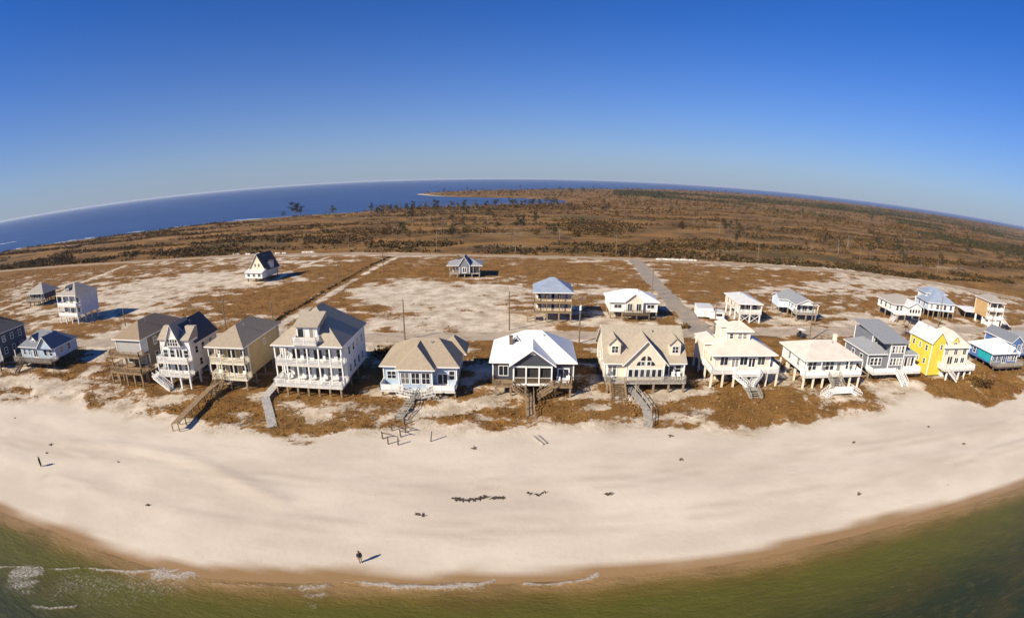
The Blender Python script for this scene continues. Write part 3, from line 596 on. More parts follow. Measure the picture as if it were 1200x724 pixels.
sd.beam((a+.2,.1,7.2), (a+.0,.1,6.9), .08); h.put('satellite_dish', sd, M['white'])
# 7 - low blue-grey with hip porch
h = House('beach_house', 'low blue grey cottage with a tan hipped roof and a glazed front porch', (450, 460), (535, 460), rot=0, group=FRONT)
h.piles(lin(-6.3, 6.3, 6), [-1.4, 3, 7, 11], 1.1); h.walls(-6.4, 6.4, .8, 11.5, 1.15, 4.6, S['bluegrey']); h.hip(-7, 7, .2, 12, 4.6, 3.3, Rf['tanb'], 'x', inset=5.2, inset2=4.2); h.hip(2.6, 7.6, 7, 13.5, 4.55, 2.5, Rf['tanb'], 'y', inset=2.6)
h.walls(-3.3, 2.4, -.9, 3, 1.15, 4.5, S['bluegrey'], 'porch_wall'); h.hip(-3.9, 3.0, -1.5, 5.5, 4.62, 3.0, Rf['tanb'], 'y', inset=3.6, inset2=.1)
h.vol = (-3.3, 2.4, -.9, 3); h.wins('F', [-2.25, -.45, 1.35], 2.1, 1.35, 1.9, 2, 2); h.vol = (-6.4, 6.4, .8, 11.5); h.win('F', -5, 2.3, 1.5, 1.3, 2, 2); h.door('F', 4.0, 1.2, 1.8); h.win('F', 5.6, 2.3, .9, 1.5); h.wins('R', [3.5, 7, 10], 2.4); h.wins('L', [3.5, 7, 10], 2.4)
h.deck(-6.6, 6.4, -1.9, .8, 1.15); h.rail([(-6.55, .8), (-6.55, -1.85), (-2.6, -1.85)], 1.15, solid=True); h.rail([(1.6, -1.85), (6.35, -1.85), (6.35, .8)], 1.15, solid=True)
h.deck(-.9, .7, -3.6, -1.9, .75, M['greywood']); h.stairs((-3.4, -2.6, 1.15), (-1.0, -3.0, .7), 1.0); h.stairs((3.0, -2.4, 1.15), (.8, -3.0, .7), 1.2)
# 8 - charcoal with white metal roof
h = House('beach_house', 'charcoal house with a bright white metal roof and white framed screened porch', (579, 463), (669, 460.5), rot=-2, group=FRONT)
h.piles(lin(-6.3, 6.3, 6), [-.6, 3, 7, 11], 2.0); h.walls(-6.9, 6.9, 1.4, 12.5, 2.1, 5.3, S['navy']); h.hip(-7.5, 7.5, .8, 13.1, 5.3, 3.9, Rf['white'], 'x', inset=6.0, inset2=6.0)
h.put('porch_shade_block', MB().box(-3.1, 2.9, 0, 1.4, 2.1, 5.2), M['porch_shade']); h.gable(-4.0, 3.8, -.9, 7, 5.3, 2.9, Rf['white'], 'y', wall=S['navy'], wall_in=.55); h.put('gable_ornament', MB().prism([(-.55, 7.3), (-.1, 7.95), (.35, 7.3)], 'y', -.42, -.36), h.trim)
h.posts([(-3.3, -.3), (-1.2, -.3), (1.0, -.3), (3.1, -.3)], 2.1, 5.3, t=.24); h.put('porch_frame', MB().box(-3.2, 3.0, -.36, -.24, 5.0, 5.28).box(-3.2, 3.0, -.34, -.26, 3.1, 3.2), h.trim); h.deck(-3.4, 3.2, -.5, 1.4, 2.1, M['white']); h.rail([(-3.2, -.3), (3.0, -.3)], 2.1, M['wood'], 1.0)
h.vol = (-6.9, 6.9, 1.4, 12.5); h.win('F', -5.1, 2.9, 1.5, 1.7, 2, 1); h.door('F', 5.2, 2.15, 1.9); h.wins('L', [4, 8], 3); h.wins('R', [4, 8], 3)
h.deck(-6.9, -3.4, -1.0, 1.4, 1.9, M['wood']); h.rail([(-6.85, 1.4), (-6.85, -.95), (-3.45, -.95)], 1.9, M['wood']); h.deck(3.2, 6.6, -1.0, 1.4, 1.9, M['wood']); h.rail([(3.25, -.95), (6.55, -.95), (6.55, 1.4)], 1.9, M['wood'])
h.stairs((-3.3, -1.3, 1.9), (-.9, -1.6, .2), 1.3, M['wood']); h.stairs((3.2, -1.3, 1.9), (.8, -1.6, .2), 1.3, M['wood']); h.chimney(-3.9, 4.3, 6.3, 9.0, .6, M['darkwood']); h.dormer(-3.0, .7, 4.6, 1.5, 7.3, .8, .6, S['navy'], Rf['white'], False)
# 9 - cream with big gable window
h = House('beach_house', 'cream house with wide tan gable roof, arched gable windows and two small dormers', (708, 458), (799, 454.5), rot=-2.5, group=FRONT)
h.piles(lin(-6.9, 6.9, 6), [-1.2, 4, 8, 11], 1.9); h.walls(-7.2, 7.2, 1.2, 11.8, 2.0, 4.75, S['cream']); h.gable(-7.6, 7.6, .2, 12.8, 4.7, 5.2, Rf['tan'], 'x', wall=S['cream'], wall_in=.4)
h.walls(-3.6, 3.2, -.4, 3, 2.0, 4.75, S['cream'], 'bay_wall'); h.gable(-4.3, 3.9, -.9, 7.5, 4.72, 4.5, Rf['tan'], 'y', wall=S['cream'], wall_in=.5)
h.vol = (-3.6, 3.2, -.45, 3); h.wins('F', [-2.8, -1.75, -.7, .35, 1.4, 2.45], 2.5, .7, 1.5, 1, 1); h.vol = (-3.6, 3.2, -.41, 3); h.wins('F', [-.7, .35], 4.75, .6, .7, 1, 1)
q = MB()
for sx in (-1, 1):
    c = -.175
    for (u0, z0, w_, hh) in ((.95, 4.75, .7, .75), (.2, 5.65, .75, .8)):
        P = [(c+sx*u0, z0), (c+sx*(u0+w_), z0)] + [(c+sx*(u0+w_*math.cos(t)), z0+hh*math.sin(t)) for t in (.4, .8, 1.2)] + [(c+sx*u0, z0+hh)]
        q.prism(P, 'y', -.47, -.42)
h.put('arched_window', q, M['glass'])
h.dormer(-5.5, 2.0, 1.5, 4.0, 5.7, 2.1, 1.3, S['cream'], Rf['tan']); h.dormer(5.5, 2.0, 1.5, 4.0, 5.7, 2.1, 1.3, S['cream'], Rf['tan'])
h.vol = (-7.2, 7.2, 1.2, 11.8); h.door('F', -5.8, 2.05, 1.6); h.door('F', 4.6, 2.05, 1.8); h.win('F', 6.3, 2.8, 1.0, 1.4); h.wins('L', [4, 8], 2.9); h.win('L', 6, 6.2)
h.deck(-7.2, 7.2, -1.6, 1.2, 2.0, M['greywood']); h.rail([(-3.9, -1.55), (7.15, -1.55), (7.15, 1.2)], 2.0, M['greywood']); h.rail([(-7.15, 1.2), (-7.15, -1.55), (-6.6, -1.55)], 2.0, M['greywood']); h.posts([(-7, -.2), (7.0, -.2)], 2.0, 4.7)
h.stairs((-5.3, -1.6, 2.0), (-5.3, -4.8, .1), 2.6, M['wood'])
# 10 - cream with cupola
h = House('beach_house', 'cream hip roofed house with a square rooftop cupola and white wraparound deck', (832.5, 455.6), (909.4, 451), rot=-3, group=FRONT, dy=.4)
h.piles(lin(-6.8, 6.8, 7), [0, 4, 8, 11.5], 2.7, M['cream_trim']); h.walls(-5.8, 5.8, 2.0, 11.5, 2.8, 5.6, S['cream']); h.hip(-6.9, 6.9, .9, 12.6, 5.6, 2.7, Rf['cream'], 'x'); h.walls(-7.0, -4.6, 5.5, 11, 2.8, 6.6, S['cream'], 'side_wing'); h.hip(-7.3, -3.5, 5, 11.5, 6.6, 1.0, Rf['cream'], 'y')
cu = h.walls(-3.0, 1.9, 4.6, 8.0, 6.8, 9.3, S['cream'], 'cupola'); h.vol = (-3.0, 1.9, 4.6, 8.0); h.wins('F', [-.2, .85], 7.8, .75, 1.1); h.win('F', -2.0, 7.9, .7, .9); h.wins('L', [5.6, 7], 7.8, .7, 1.0)
h.hip(-3.5, 2.5, 4.0, 8.6, 9.3, 1.4, Rf['cream'], 'x', inset=2.2); h.walls(-3.9, -2.0, 5.4, 8.2, 7, 10.0, S['cream'], 'stair_tower'); h.hip(-4.3, -1.6, 5.0, 8.6, 10.0, .9, Rf['cream'], 'y', inset=1.3)
h.vol = (-5.8, 5.8, 2.0, 11.5); h.wins('F', [-3.9, 3.9], 3.5, 1.5, 1.6, 2, 1); h.door('F', -1.6, 2.85, 1.5); h.door('F', 1.9, 2.85, 1.5); h.win('F', .15, 3.5, 1.5, 1.6, 2, 1); h.wins('L', [4, 7, 10], 3.6)
h.deck(-7, 7, -.2, 2.0, 2.8); h.deck(-7, -5.8, 2.0, 11, 2.8); h.deck(5.8, 7, 2.0, 6, 2.8); h.rail([(-6.95, 11), (-6.95, -.15), (-2.6, -.15)], 2.8); h.rail([(2.4, -.15), (6.95, -.15), (6.95, 6)], 2.8); h.deck(-2.6, 2.4, -1.6, -.2, 2.8); h.rail([(-2.55, -.15), (-2.55, -1.55), (2.35, -1.55), (2.35, -.15)], 2.8, solid=True)
h.stairs((-2.9, -.9, 2.8), (-.2, -2.2, .9), 1.1, M['white']); h.stairs((2.7, -.9, 2.8), (.6, -2.2, .9), 1.1, M['white']); h.deck(-1.0, 1.4, -3.6, -1.8, .9, M['greywood']); h.stairs((.2, -3.6, .9), (.2, -6.2, -.2), 2.2, M['greywood'])
# 11 - cream hip with central stair
h = House('beach_house', 'pale cream hip roofed house with a central stair splitting two ways at the sand', (940, 455.4), (1006, 452), rot=-3, group=FRONT, dy=.3)
h.piles(lin(-6.7, 6.7, 7), [0, 4, 8, 11], 2.3, M['cream_trim']); h.walls(-6.3, 6.3, 1.5, 11.3, 2.4, 5.2, S['palecream'] if 'palecream' in S else S['white']); h.hip(-7.1, 7.1, .2, 12.1, 5.2, 2.3, Rf['cream'], 'x', inset=4.5)
h.vol = (-6.3, 6.3, 1.5, 11.3); h.wins('F', [-4.9, -3.9, 4.2, 5.2], 3.1, .8, 1.6); h.wins('F', [-1.9, -.8, .3], 3.0, .9, 1.7); h.door('F', 2.0, 2.45, 1.1); h.wins('L', [4, 8], 3.2)
h.deck(-6.9, 6.9, -.4, 1.5, 2.4); h.rail([(-6.85, 1.5), (-6.85, -.35), (-1.5, -.35)], 2.4, solid=True); h.rail([(1.5, -.35), (6.85, -.35), (6.85, 1.5)], 2.4, solid=True); h.posts([(-6.8, -.2), (-3.3, -.2), (3.3, -.2), (6.8, -.2)], 2.4, 5.2, t=.14)
h.stairs((0, -.4, 2.4), (0, -3.0, .9), 2.6, M['greywood']); h.deck(-2.2, 2.2, -4.8, -3.0, .9, M['white']); h.rail([(-2.15, -4.75), (2.15, -4.75)], .9, M['white'], solid=True); h.stairs((-2.2, -3.9, .9), (-4.4, -4.6, -.2), 1.5, M['white']); h.stairs((2.2, -3.9, .9), (4.6, -4.6, -.2), 1.5, M['white']); h.chimney(4.6, 8.5, 6, 8, .7, M['cream_trim'])
# 12 - grey modern
h = House('beach_house', 'modern dark grey house with a tall windowed block between two low wings', (1013.6, 443), (1074, 443), rot=-4, group=FRONT)
h.piles(lin(-6.8, 6.8, 7), [.2, 4, 8, 11.5], 1.7, M['pile']); h.walls(-6.9, -1.2, 1.4, 11, 1.8, 5.0, S['grey']); h.hip(-7.4, -.6, .8, 11.6, 5.0, 1.7, Rf['grey'], 'y', inset=3.4)
h.vol = (-6.9, -1.2, 1.4, 11); h.wins('F', [-5.6, -4.5, -3.4], 2.6, .8, 1.5); h.wins('L', [4, 7.5], 2.8); h.walls(2.2, 7.0, 1.2, 9, 1.8, 4.8, S['white']); h.vol = (2.2, 7.0, 1.2, 9); h.wins('F', [3.2, 4.2, 5.2, 6.2], 2.2, .75, 2.0, 1, 1); h.hip(1.9, 7.5, .6, 9.6, 4.8, 1.4, Rf['grey'], 'y', inset=2.8)
h.walls(-1.8, 2.4, .2, 12, 1.8, 7.8, S['grey'], 'tower_wall'); h.put('roof', MB().prism([(-.4, 7.8), (-.4, 8.05), (12.6, 9.6), (12.6, 9.35)], 'x', -4.6, 3.0), Rf['grey']); h.walls(-4.2, -1.8, 4.5, 12, 5.0, 8.3, S['grey'], 'upper_wall')
h.vol = (-1.8, 2.4, .2, 12); h.wins('F', [-1.05, -.1, .8, 1.7], 5.6, .6, 1.5); h.wins('F', [-1.05, -.1, .8, 1.7], 2.9, .6, 1.5); h.vol = (-4.2, -1.8, 4.5, 12); h.wins('F', [-3.2], 6.6, .8, 1.1)
h.deck(-7, 7, -1.6, 1.2, 1.8); h.rail([(-6.95, 1.2), (-6.95, -1.55), (-.7, -1.55)], 1.8, solid=True); h.rail([(1.7, -1.55), (6.95, -1.55), (6.95, 1.2)], 1.8, solid=True); h.stairs((.5, -1.6, 1.8), (.9, -4.2, -.1), 1.8, M['white'])
# 13 - yellow and cream
h = House('beach_house', 'three storey house with a bright yellow wing and cream front over a white deck', (1093.7, 443), (1132, 441), rot=-4, group=FRONT)
h.walls(-7.4, -3.0, 1.2, 9.5, .3, 7.6, S['yellow'], 'yellow_wall'); h.gable(-7.8, -2.6, .7, 10, 7.6, 2.6, Rf['palegrey'], 'y', wall=S['yellow']); h.vol = (-7.4, -3.0, 1.2, 9.5); h.wins('L', [3, 5.5, 8], 5.6, .7, 1.1); h.wins('L', [3, 5.5, 8], 2.6, .7, 1.1); h.wins('F', [-4.2], 6.2, .6, 1.1)
h.piles(lin(-2.8, 5.6, 5), [-1.2, 3, 6, 9], 2.3, M['trim']); h.walls(-3.0, 5.8, 1.4, 10, 2.4, 6.6, S['cream']); h.hip(-3.4, 6.4, .8, 10.6, 6.6, 3.0, Rf['cream'], 'y', inset=3.0)
h.dormer(.6, 2.0, 1.3, 3, 6.9, 1.0, 1.2, S['yellow'], Rf['cream']); h.vol = (-3.0, 5.8, 1.4, 10); h.wins('F', [-1.8, 1.4, 4.6], 4.9, 1.2, 1.3, 2, 1); h.door('F', -.2, 2.45, 1.8, mat=S['cream']); h.wins('F', [2.2, 4.4], 2.9, 1.3, 1.2, 2, 1)
h.walls(-2.9, 5.7, .3, 9.8, .1, 2.0, S['white'], 'ground_floor_wall'); h.wins('F', [-1.9, -.3, 1.3, 2.9, 4.5], .5, .8, .9, 1, 1); h.deck(-4.2, 6.4, -1.8, 1.4, 2.4); h.rail([(-4.15, 1.2), (-4.15, -1.75), (6.35, -1.75), (6.35, 1.4)], 2.4); h.stairs((-3.4, -1.9, 2.4), (-.6, -2.6, .1), 1.2)
# 14 - blue with white roof
h = House('beach_house', 'low blue cottage with a white metal hip roof and a teal side panel', (1161.8, 434), (1191.6, 432), rot=-4, group=FRONT)
h.piles(lin(-6.6, 5.6, 5), [-1, 3, 6, 9], 1.2, M['darkwood']); h.walls(-5.8, 5.8, 1.0, 10, 1.3, 4.0, S['blue']); h.hip(-6.4, 6.4, .2, 10.6, 4.0, 2.5, Rf['white'], 'x', inset=5.0); h.gable(1.2, 4.6, .0, 4, 4.05, 1.5, Rf['white'], 'y', wall=S['blue'])
h.put('side_panel', MB().box(-5.92, -5.8, 1.4, 6.4, 1.7, 3.7), S['teal']); h.vol = (-5.8, 5.8, 1.0, 10); h.wins('F', [-4.4, -2.6], 1.9, 1.2, 1.5, 2, 1); h.door('F', -.2, 1.35); h.wins('F', [2.2, 3.8, 5.0], 2.0, .9, 1.4); h.wins('L', [8], 2.2)
h.deck(-6, 6.4, -1.6, 1.0, 1.3, M['darkwood']); h.rail([(-5.95, 1.0), (-5.95, -1.55), (6.35, -1.55), (6.35, 1)], 1.3, M['greywood'])
# 15 - blue behind, right edge
h = House('beach_house', 'bright blue two storey house with a grey roof cut off by the right edge', (1185, 426), rot=-4, group=FRONT, dx=4.0)
h.piles(lin(-5.3, 11.5, 6), [.3, 4, 8, 11], 1.6, M['darkwood']); h.walls(-5.6, -.4, 0, 11, 1.7, 5.5, S['blue'], 'gable_wing_wall'); h.gable(-6.1, .1, -.5, 11.5, 5.5, 1.9, Rf['bluegrey'], 'y', wall=S['blue']); h.walls(-.4, 12, 1.2, 11, 1.7, 4.6, S['blue']); h.gable(-.4, 12.5, .6, 11.6, 4.6, 2.4, Rf['grey'], 'x', wall=S['blue'])
h.vol = (-5.6, -.4, 0, 11); h.wins('F', [-4.3, -1.7], 3.9, .9, 1.1); h.wins('F', [-4.3, -1.7], 2.1, .9, 1.2); h.wins('L', [3, 6.5], 3.7); h.vol = (-.4, 12, 1.2, 11); h.wins('F', [1, 3, 6, 9], 2.5, 1.2, 1.5, 2, 1)

# ------------------------------------------------------------------ second row and beyond
h = House('cottage', 'small dark square cottage with a pyramid roof beyond the left end of the row', (33, 359), (53, 358), rot=6, group=BACK)
h.piles([-4.4, -1.5, 1.5, 4.4], [.3, 4, 8.5], 2.3, M['darkwood']); h.walls(-4.6, 4.6, 1.2, 9, 2.4, 4.9, S['navy']); h.hip(-6, 6, -.4, 10.4, 4.9, 3.4, Rf['drift'], 'x', inset=5.6); h.vol = (-4.6, 4.6, 1.2, 9); h.wins('F', [-3, 3], 3, 1.2, 1.3); h.door('F', 0, 2.45); h.deck(-5.4, 5.4, -.8, 1.2, 2.4, M['greywood']); h.rail([(-5.35, -.75), (5.35, -.75)], 2.4, M['greywood']); h.posts([(-5.3, -.6), (5.3, -.6)], 2.4, 4.9, M['greywood'])
h = House('beach_house', 'tall narrow white three storey house with stacked porches standing alone near the left', (71.8, 378), (96, 379), rot=-2, group=BACK)
h.piles(lin(-5, 5, 4), [-.5, 3, 6, 9], 2.4, M['trim']); h.walls(-5.2, 5.2, 1.6, 9.8, 2.5, 8.9, S['white']); h.hip(-5.7, 5.7, -.6, 10.4, 9.0, 3.2, Rf['drift'], 'y', inset=5.0); h.vol = (-5.2, 5.2, 1.6, 9.8)
for z in (2.5, 5.7): h.deck(-5.4, 5.4, -.8, 1.6, z); h.rail([(-5.35, 1.6), (-5.35, -.75), (5.35, -.75), (5.35, 1.6)], z, solid=True); h.wins('F', [-3.8, 3.8], z+.7, 1.4, 1.5); h.door('F', 0, z+.05, 2.0)
h.posts([(x, -.6) for x in (-5.2, -1.8, 1.8, 5.2)], 2.5, 9.0); h.dormer(-.4, 2.2, 1.0, 3, 9.6, 1.5, .9, S['slate'], Rf['drift']); h.wins('R', [3.5, 6.5], 6.4); h.wins('R', [3.5, 6.5], 3.2)
h = House('a_frame_house', 'steep dark roofed A frame house with a pale front standing alone by the back road', (289.8, 331), (311, 329.5), rot=-8, group=BACK)
h.piles([-4, 0, 4], [0, 5, 9.5], 1.5, M['darkwood']); h.walls(-3.6, 3.6, 1.6, 11, 1.6, 4.2, S['cream']); h.gable(-4.3, 4.3, 1.0, 11.6, 4.0, 6.4, Rf['dark'], 'y', wall=S['paletan']); h.walls(-4.2, 4.0, -1.2, 1.6, 1.6, 3.6, S['white'], 'porch_wall'); h.put('porch_roof', MB().prism([(-1.7, 3.6), (-1.7, 3.8), (1.55, 4.9), (1.55, 3.6)], 'x', -4.5, 4.3), Rf['palegrey']); h.vol = (-4.2, 4.0, -1.2, 1.6); h.wins('F', [-2.6, 0, 2.6], 2.2, 1.3, 1.1); h.vol = (-3.6, 3.6, 1.45, 11); h.wins('F', [-.9, .9], 5.6, .8, 1.2); h.put('side_dormer', MB().box(2.2, 4.1, 5, 7.4, 4.6, 7.0), S['white']); h.put('dormer_roof', MB().prism([(1.0, 8.1), (1.0, 8.3), (4.5, 7.2), (4.5, 7.0)], 'y', 4.7, 7.7), Rf['dark'])
h = House('cottage', 'weathered cottage with low spreading roof and central gable out by the back road', (526, 325.3), (563, 324.8), rot=-1, group=BACK)
h.piles(lin(-5.4, 5.4, 5), [.2, 4, 8], 1.5, M['greywood']); h.walls(-4.4, 4.4, 1.6, 8.5, 1.6, 4.3, S['brown']); h.hip(-6.6, 6.6, -.4, 10, 4.3, 1.9, Rf['grey'], 'x', inset=4.6); h.gable(-2.2, 2.2, -.8, 6, 4.2, 3.4, Rf['grey'], 'y', wall=S['grey'], wall_in=.3); h.walls(-1.9, 1.9, -.4, 1.6, 1.6, 4.3, S['grey'], 'entry_wall'); h.vol = (-1.9, 1.9, -.4, 1.6); h.door('F', 0, 1.65, 1.4); h.vol = (-4.4, 4.4, 1.6, 8.5); h.wins('F', [-3.2, 3.2], 2.3, 1.2, 1.3); h.deck(-5.6, 5.6, -.2, 1.6, 1.6, M['greywood']); h.posts([(x, 0) for x in (-5.4, -3.2, 3.2, 5.4)], 1.6, 4.3, M['greywood']); h.chimney(-2.8, 4.2, 5.2, 7.4, .8, M['brick'] if 'brick' in M else M['darkwood'])
h = House('beach_house', 'square tan two storey house with double wooden balconies and a blue pyramid roof', (626, 377.4), (669.4, 378.4), rot=-2, group=BACK)
h.piles(lin(-4.5, 4.5, 4), [.1, 4, 8], 2.6); h.walls(-4.6, 4.6, 1.5, 9.5, 2.7, 7.7, S['cream']); h.hip(-5.1, 5.1, -.5, 10, 7.7, 2.9, Rf['blue'], 'x', inset=4.6); h.vol = (-4.6, 4.6, 1.5, 9.5)
for z in (2.7, 5.2): h.deck(-4.8, 4.8, 0, 1.8, z, M['wood']); h.rail([(-4.75, 1.8), (-4.75, .05), (4.75, .05), (4.75, 1.8)], z, M['wood'], .95); h.wins('F', [-3.4, 3.4], z+.7, .8, 1.2); h.door('F', 0, z+.05, 1.0); h.wins('F', [-1.6, 1.6], z+.7, .8, 1.2)
h.posts([(x, .15) for x in (-4.7, -1.6, 1.6, 4.7)], 2.7, 7.7, M['wood']); h.deck(-6.6, -4.8, 0, 3, 2.2, M['wood']); h.piles([-6.4], [.2, 2.8], 2.0); h.wins('L', [5], 5.8)
h = House('beach_house', 'low white house with a bright white roof and glazed gable on the second row', (714, 374), (770, 374), rot=-2.5, group=BACK)
h.piles(lin(-6.2, 6.2, 5), [.3, 4, 8], 1.7); h.walls(-6.4, 6.4, .6, 9.5, 1.8, 4.5, S['white']); h.hip(-7, 7, 0, 10.2, 4.5, 2.4, Rf['white'], 'x', inset=5.4); h.gable(-2.8, 2.8, -.5, 6, 4.5, 2.3, Rf['white'], 'y', wall=S['cream']); h.walls(-2.3, 2.3, -.1, .6, 1.8, 4.6, S['cream'], 'bay_wall'); h.vol = (-2.3, 2.3, -.12, 3); h.wins('F', [-1.2, 1.2], 2.3, 1.2, 1.9, 2, 1); h.vol = (-6.4, 6.4, .6, 9.5); h.wins('F', [-4.3, 4.6], 2.9, 1.9, .9, 2, 1); h.deck(-3, 4.0, -1.8, -.1, 1.8, M['darkwood']); h.rail([(-2.95, -1.75), (3.95, -1.75)], 1.8, M['darkwood']); h.piles([-2.8, .5, 3.8], [-1.6], 1.5, M['darkwood'])
h = House('beach_house', 'cream house with pale grey roof raised on white cross braced stilts', (869.4, 378), (890, 379), rot=-5, group=BACK, dx=-.6)
h.piles(lin(-3, 3, 3), [0, 4, 8, 12], 2.6, M['trim']); h.walls(-3.2, 3.2, 1.6, 12.5, 2.7, 5.2, S['cream']); h.hip(-3.7, 3.7, -.5, 13.1, 5.2, 1.3, Rf['palegrey'], 'y', inset=4); h.vol = (-3.2, 3.2, 1.6, 12.5); h.wins('F', [-1.9, 1.9], 3.2, 1.3, 1.6); h.door('F', 0, 2.75, 1.5); h.wins('L', [4, 7, 10], 3.4, .9, 1.2); h.deck(-3.4, 3.4, -.2, 1.6, 2.7); h.rail([(-3.35, 1.6), (-3.35, -.15), (3.35, -.15), (3.35, 1.6)], 2.7); h.posts([(-3.3, -.1), (0, -.1), (3.3, -.1)], 2.7, 5.2)
b = MB()
for x0 in (-3, 0): b.beam((x0+.1, -.19, .3), (x0+2.9, -.19, 2.3), .16, .1); b.beam((x0+2.9, -.3, .3), (x0+.1, -.3, 2.3), .16, .1)
h.put('cross_brace', b, M['trim'])
h = House('beach_house', 'light blue house with a dark grey roof and small white front gable, second row', (931.6, 375), (954, 377.5), rot=-8, group=BACK)
h.piles(lin(-3.2, 3.2, 3), [-.5, 3, 6.5, 10, 13], 2.2); h.walls(-3.4, 3.4, 1.2, 14, 2.3, 4.7, S['lightblue']); h.gable(-3.9, 3.9, -.8, 14.5, 4.7, 1.6, Rf['grey'], 'y', wall=S['white'], wall_in=.4); h.walls(-6.4, -3.4, 6.5, 12, 2.3, 4.6, S['lightblue'], 'side_wing'); h.gable(-6.8, -1, 6, 12.5, 4.65, 1.4, Rf['grey'], 'x', wall=S['lightblue']); h.piles([-6.2], [6.8, 11.6], 2.2); h.vol = (-3.4, 3.4, 1.2, 14); h.wins('F', [-2, 2], 3, 1.2, 1.3); h.door('F', 0, 2.35, 1.6); h.wins('L', [3, 5], 3.1, .9, 1.2); h.deck(-3.6, 3.6, -.8, 1.2, 2.3, M['greywood']); h.rail([(-3.55, 1.2), (-3.55, -.75), (3.55, -.75), (3.55, 1.2)], 2.3, M['greywood']); h.posts([(-3.5, -.7), (3.5, -.7)], 2.3, 4.7)
h = House('beach_house', 'white house with grey hip roof and gabled porch beside a dark parked car', (1052, 379.7), (1075, 378), rot=-8, group=BACK)
h.piles(lin(-4.6, 4.6, 4), [.2, 4, 8, 12], 2.4); h.walls(-4.8, 4.8, 3, 13, 2.5, 5.2, S['white']); h.hip(-5.4, 5.4, 2.4, 13.6, 5.2, 2.2, Rf['drift'], 'y', inset=4.5); h.walls(-.6, 4.8, 0, 3, 2.5, 5.1, S['white'], 'porch_wall'); h.gable(-1.2, 5.4, -.6, 6, 5.1, 1.6, Rf['palegrey'], 'y', wall=S['white'], wall_in=.5); h.vol = (-.6, 4.8, 0, 3); h.wins('F', [.3, 1.5, 2.7, 3.9], 3.4, .8, 1.1, 1, 1); h.vol = (-4.8, 4.8, 3, 13); h.wins('F', [-3.2, -1.6], 3.3); h.wins('L', [5, 8, 11], 3.3); h.stairs((-2.2, 2.9, 2.5), (-6.0, 1.5, .1), 1.3, M['white']); h.deck(-4.8, -.6, 1.2, 3, 2.5)
h = House('beach_house', 'pale blue house with a pyramid roof rising behind a lower blue hip roof', (1085, 371), (1118, 377.8), rot=-18, group=BACK)
h.piles(lin(-5.4, 5.4, 6), [.2, 4, 8, 12], 2.6); h.walls(-5.6, 5.6, .6, 12, 2.7, 5.3, S['lightblue']); h.hip(-6.2, 6.2, 0, 10, 5.3, 3.0, Rf['blue'], 'x', inset=5.2); h.walls(-4.4, 4.4, 6, 12.5, 5.3, 7.5, S['white'], 'upper_wall'); h.hip(-5, 5, 5.4, 13, 7.5, 1.7, Rf['blue'], 'x', inset=4); h.vol = (-4.4, 4.4, 6, 12.5); h.wins('F', [-2.6, 0, 2.6], 6.3, 1.1, .9); h.vol = (-5.6, 5.6, .6, 12); h.wins('F', [-4.2, 4.2], 3.4, 1.0, 1.4); h.wins('F', [-1.6, 0, 1.6], 3.3, 1.2, 1.5); h.wins('L', [4, 8], 3.5)
h = House('beach_house', 'narrow orange tan house with white stacked porches at the far right', (1156, 383), (1173, 383.5), rot=-12, group=BACK)
h.piles([-3.4, 0, 3.4], [-.2, 4, 8, 8.5], 2.6, M['trim']); h.walls(-3.6, 3.6, 1.6, 9.5, 2.7, 8.5, S['orange']); h.hip(-4.1, 4.1, -.6, 10.1, 8.5, 1.7, Rf['drift'], 'y', inset=3.8); h.vol = (-3.6, 3.6, 1.6, 9.5)
for z in (2.7, 5.6): h.deck(-3.8, 3.8, 0, 1.6, z); h.rail([(-3.75, 1.6), (-3.75, .05), (3.75, .05), (3.75, 1.6)], z, solid=True); h.wins('F', [-2.2, 0, 2.2], z+.7, 1.2, 1.5)
h.posts([(-3.7, .1), (0, .1), (3.7, .1)], 2.7, 8.5); h.walls(-2.8, 2.8, .6, 4, .1, 2.3, S['white'], 'ground_floor_wall'); h.wins('L', [4, 7], 6.6, .9, 1.2); h.stairs((3.8, .8, 2.7), (6.8, -1.5, .1), 1.2, M['white'])
h = House('carport', 'open carport with a flat white roof beside the orange tan house', (1131, 373), (1146, 375), rot=-14, cat='carport')
h.posts([(x, y) for x in (-3.6, 3.6) for y in (.3, 6)], 0, 2.7, M['pile']); h.put('roof', MB().prism([(-.4, 2.6), (-.4, 2.8), (6.8, 3.3), (6.8, 3.1)], 'x', -4.1, 4.1), Rf['white']); h.put('back_wall', MB().box(-3.6, 3.6, 6.1, 6.3, 0, 2.7), S['brown'])

# vent pipes on some of the roofs
VP = MB().tube((0,0,-.6), (0,0,.45), .07, .07, 8).tube((0,0,.45), (0,0,.55), .13, .13, 8).mesh('vent_pipe', M['metal'])
for o in [o for o in COL.objects if o.get('category') == 'house']:
    for r in [c for c in o.children if c.name.startswith('roof')][:1]:
        vs = r.data.vertices; zt = max(v.co.z for v in vs); z0 = min(v.co.z for v in vs)+.2; x0 = min(v.co.x for v in vs); x1 = max(v.co.x for v in vs); y0 = min(v.co.y for v in vs); y1 = max(v.co.y for v in vs)
        for fx, fy in ((.62, .40), (.40, .55)):
            d = min(fy, 1-fy, fx, 1-fx)*2; inst('vent_pipe', VP, o, (x0+(x1-x0)*fx, y0+(y1-y0)*fy, z0+(zt-z0)*min(1, d*1.02)))

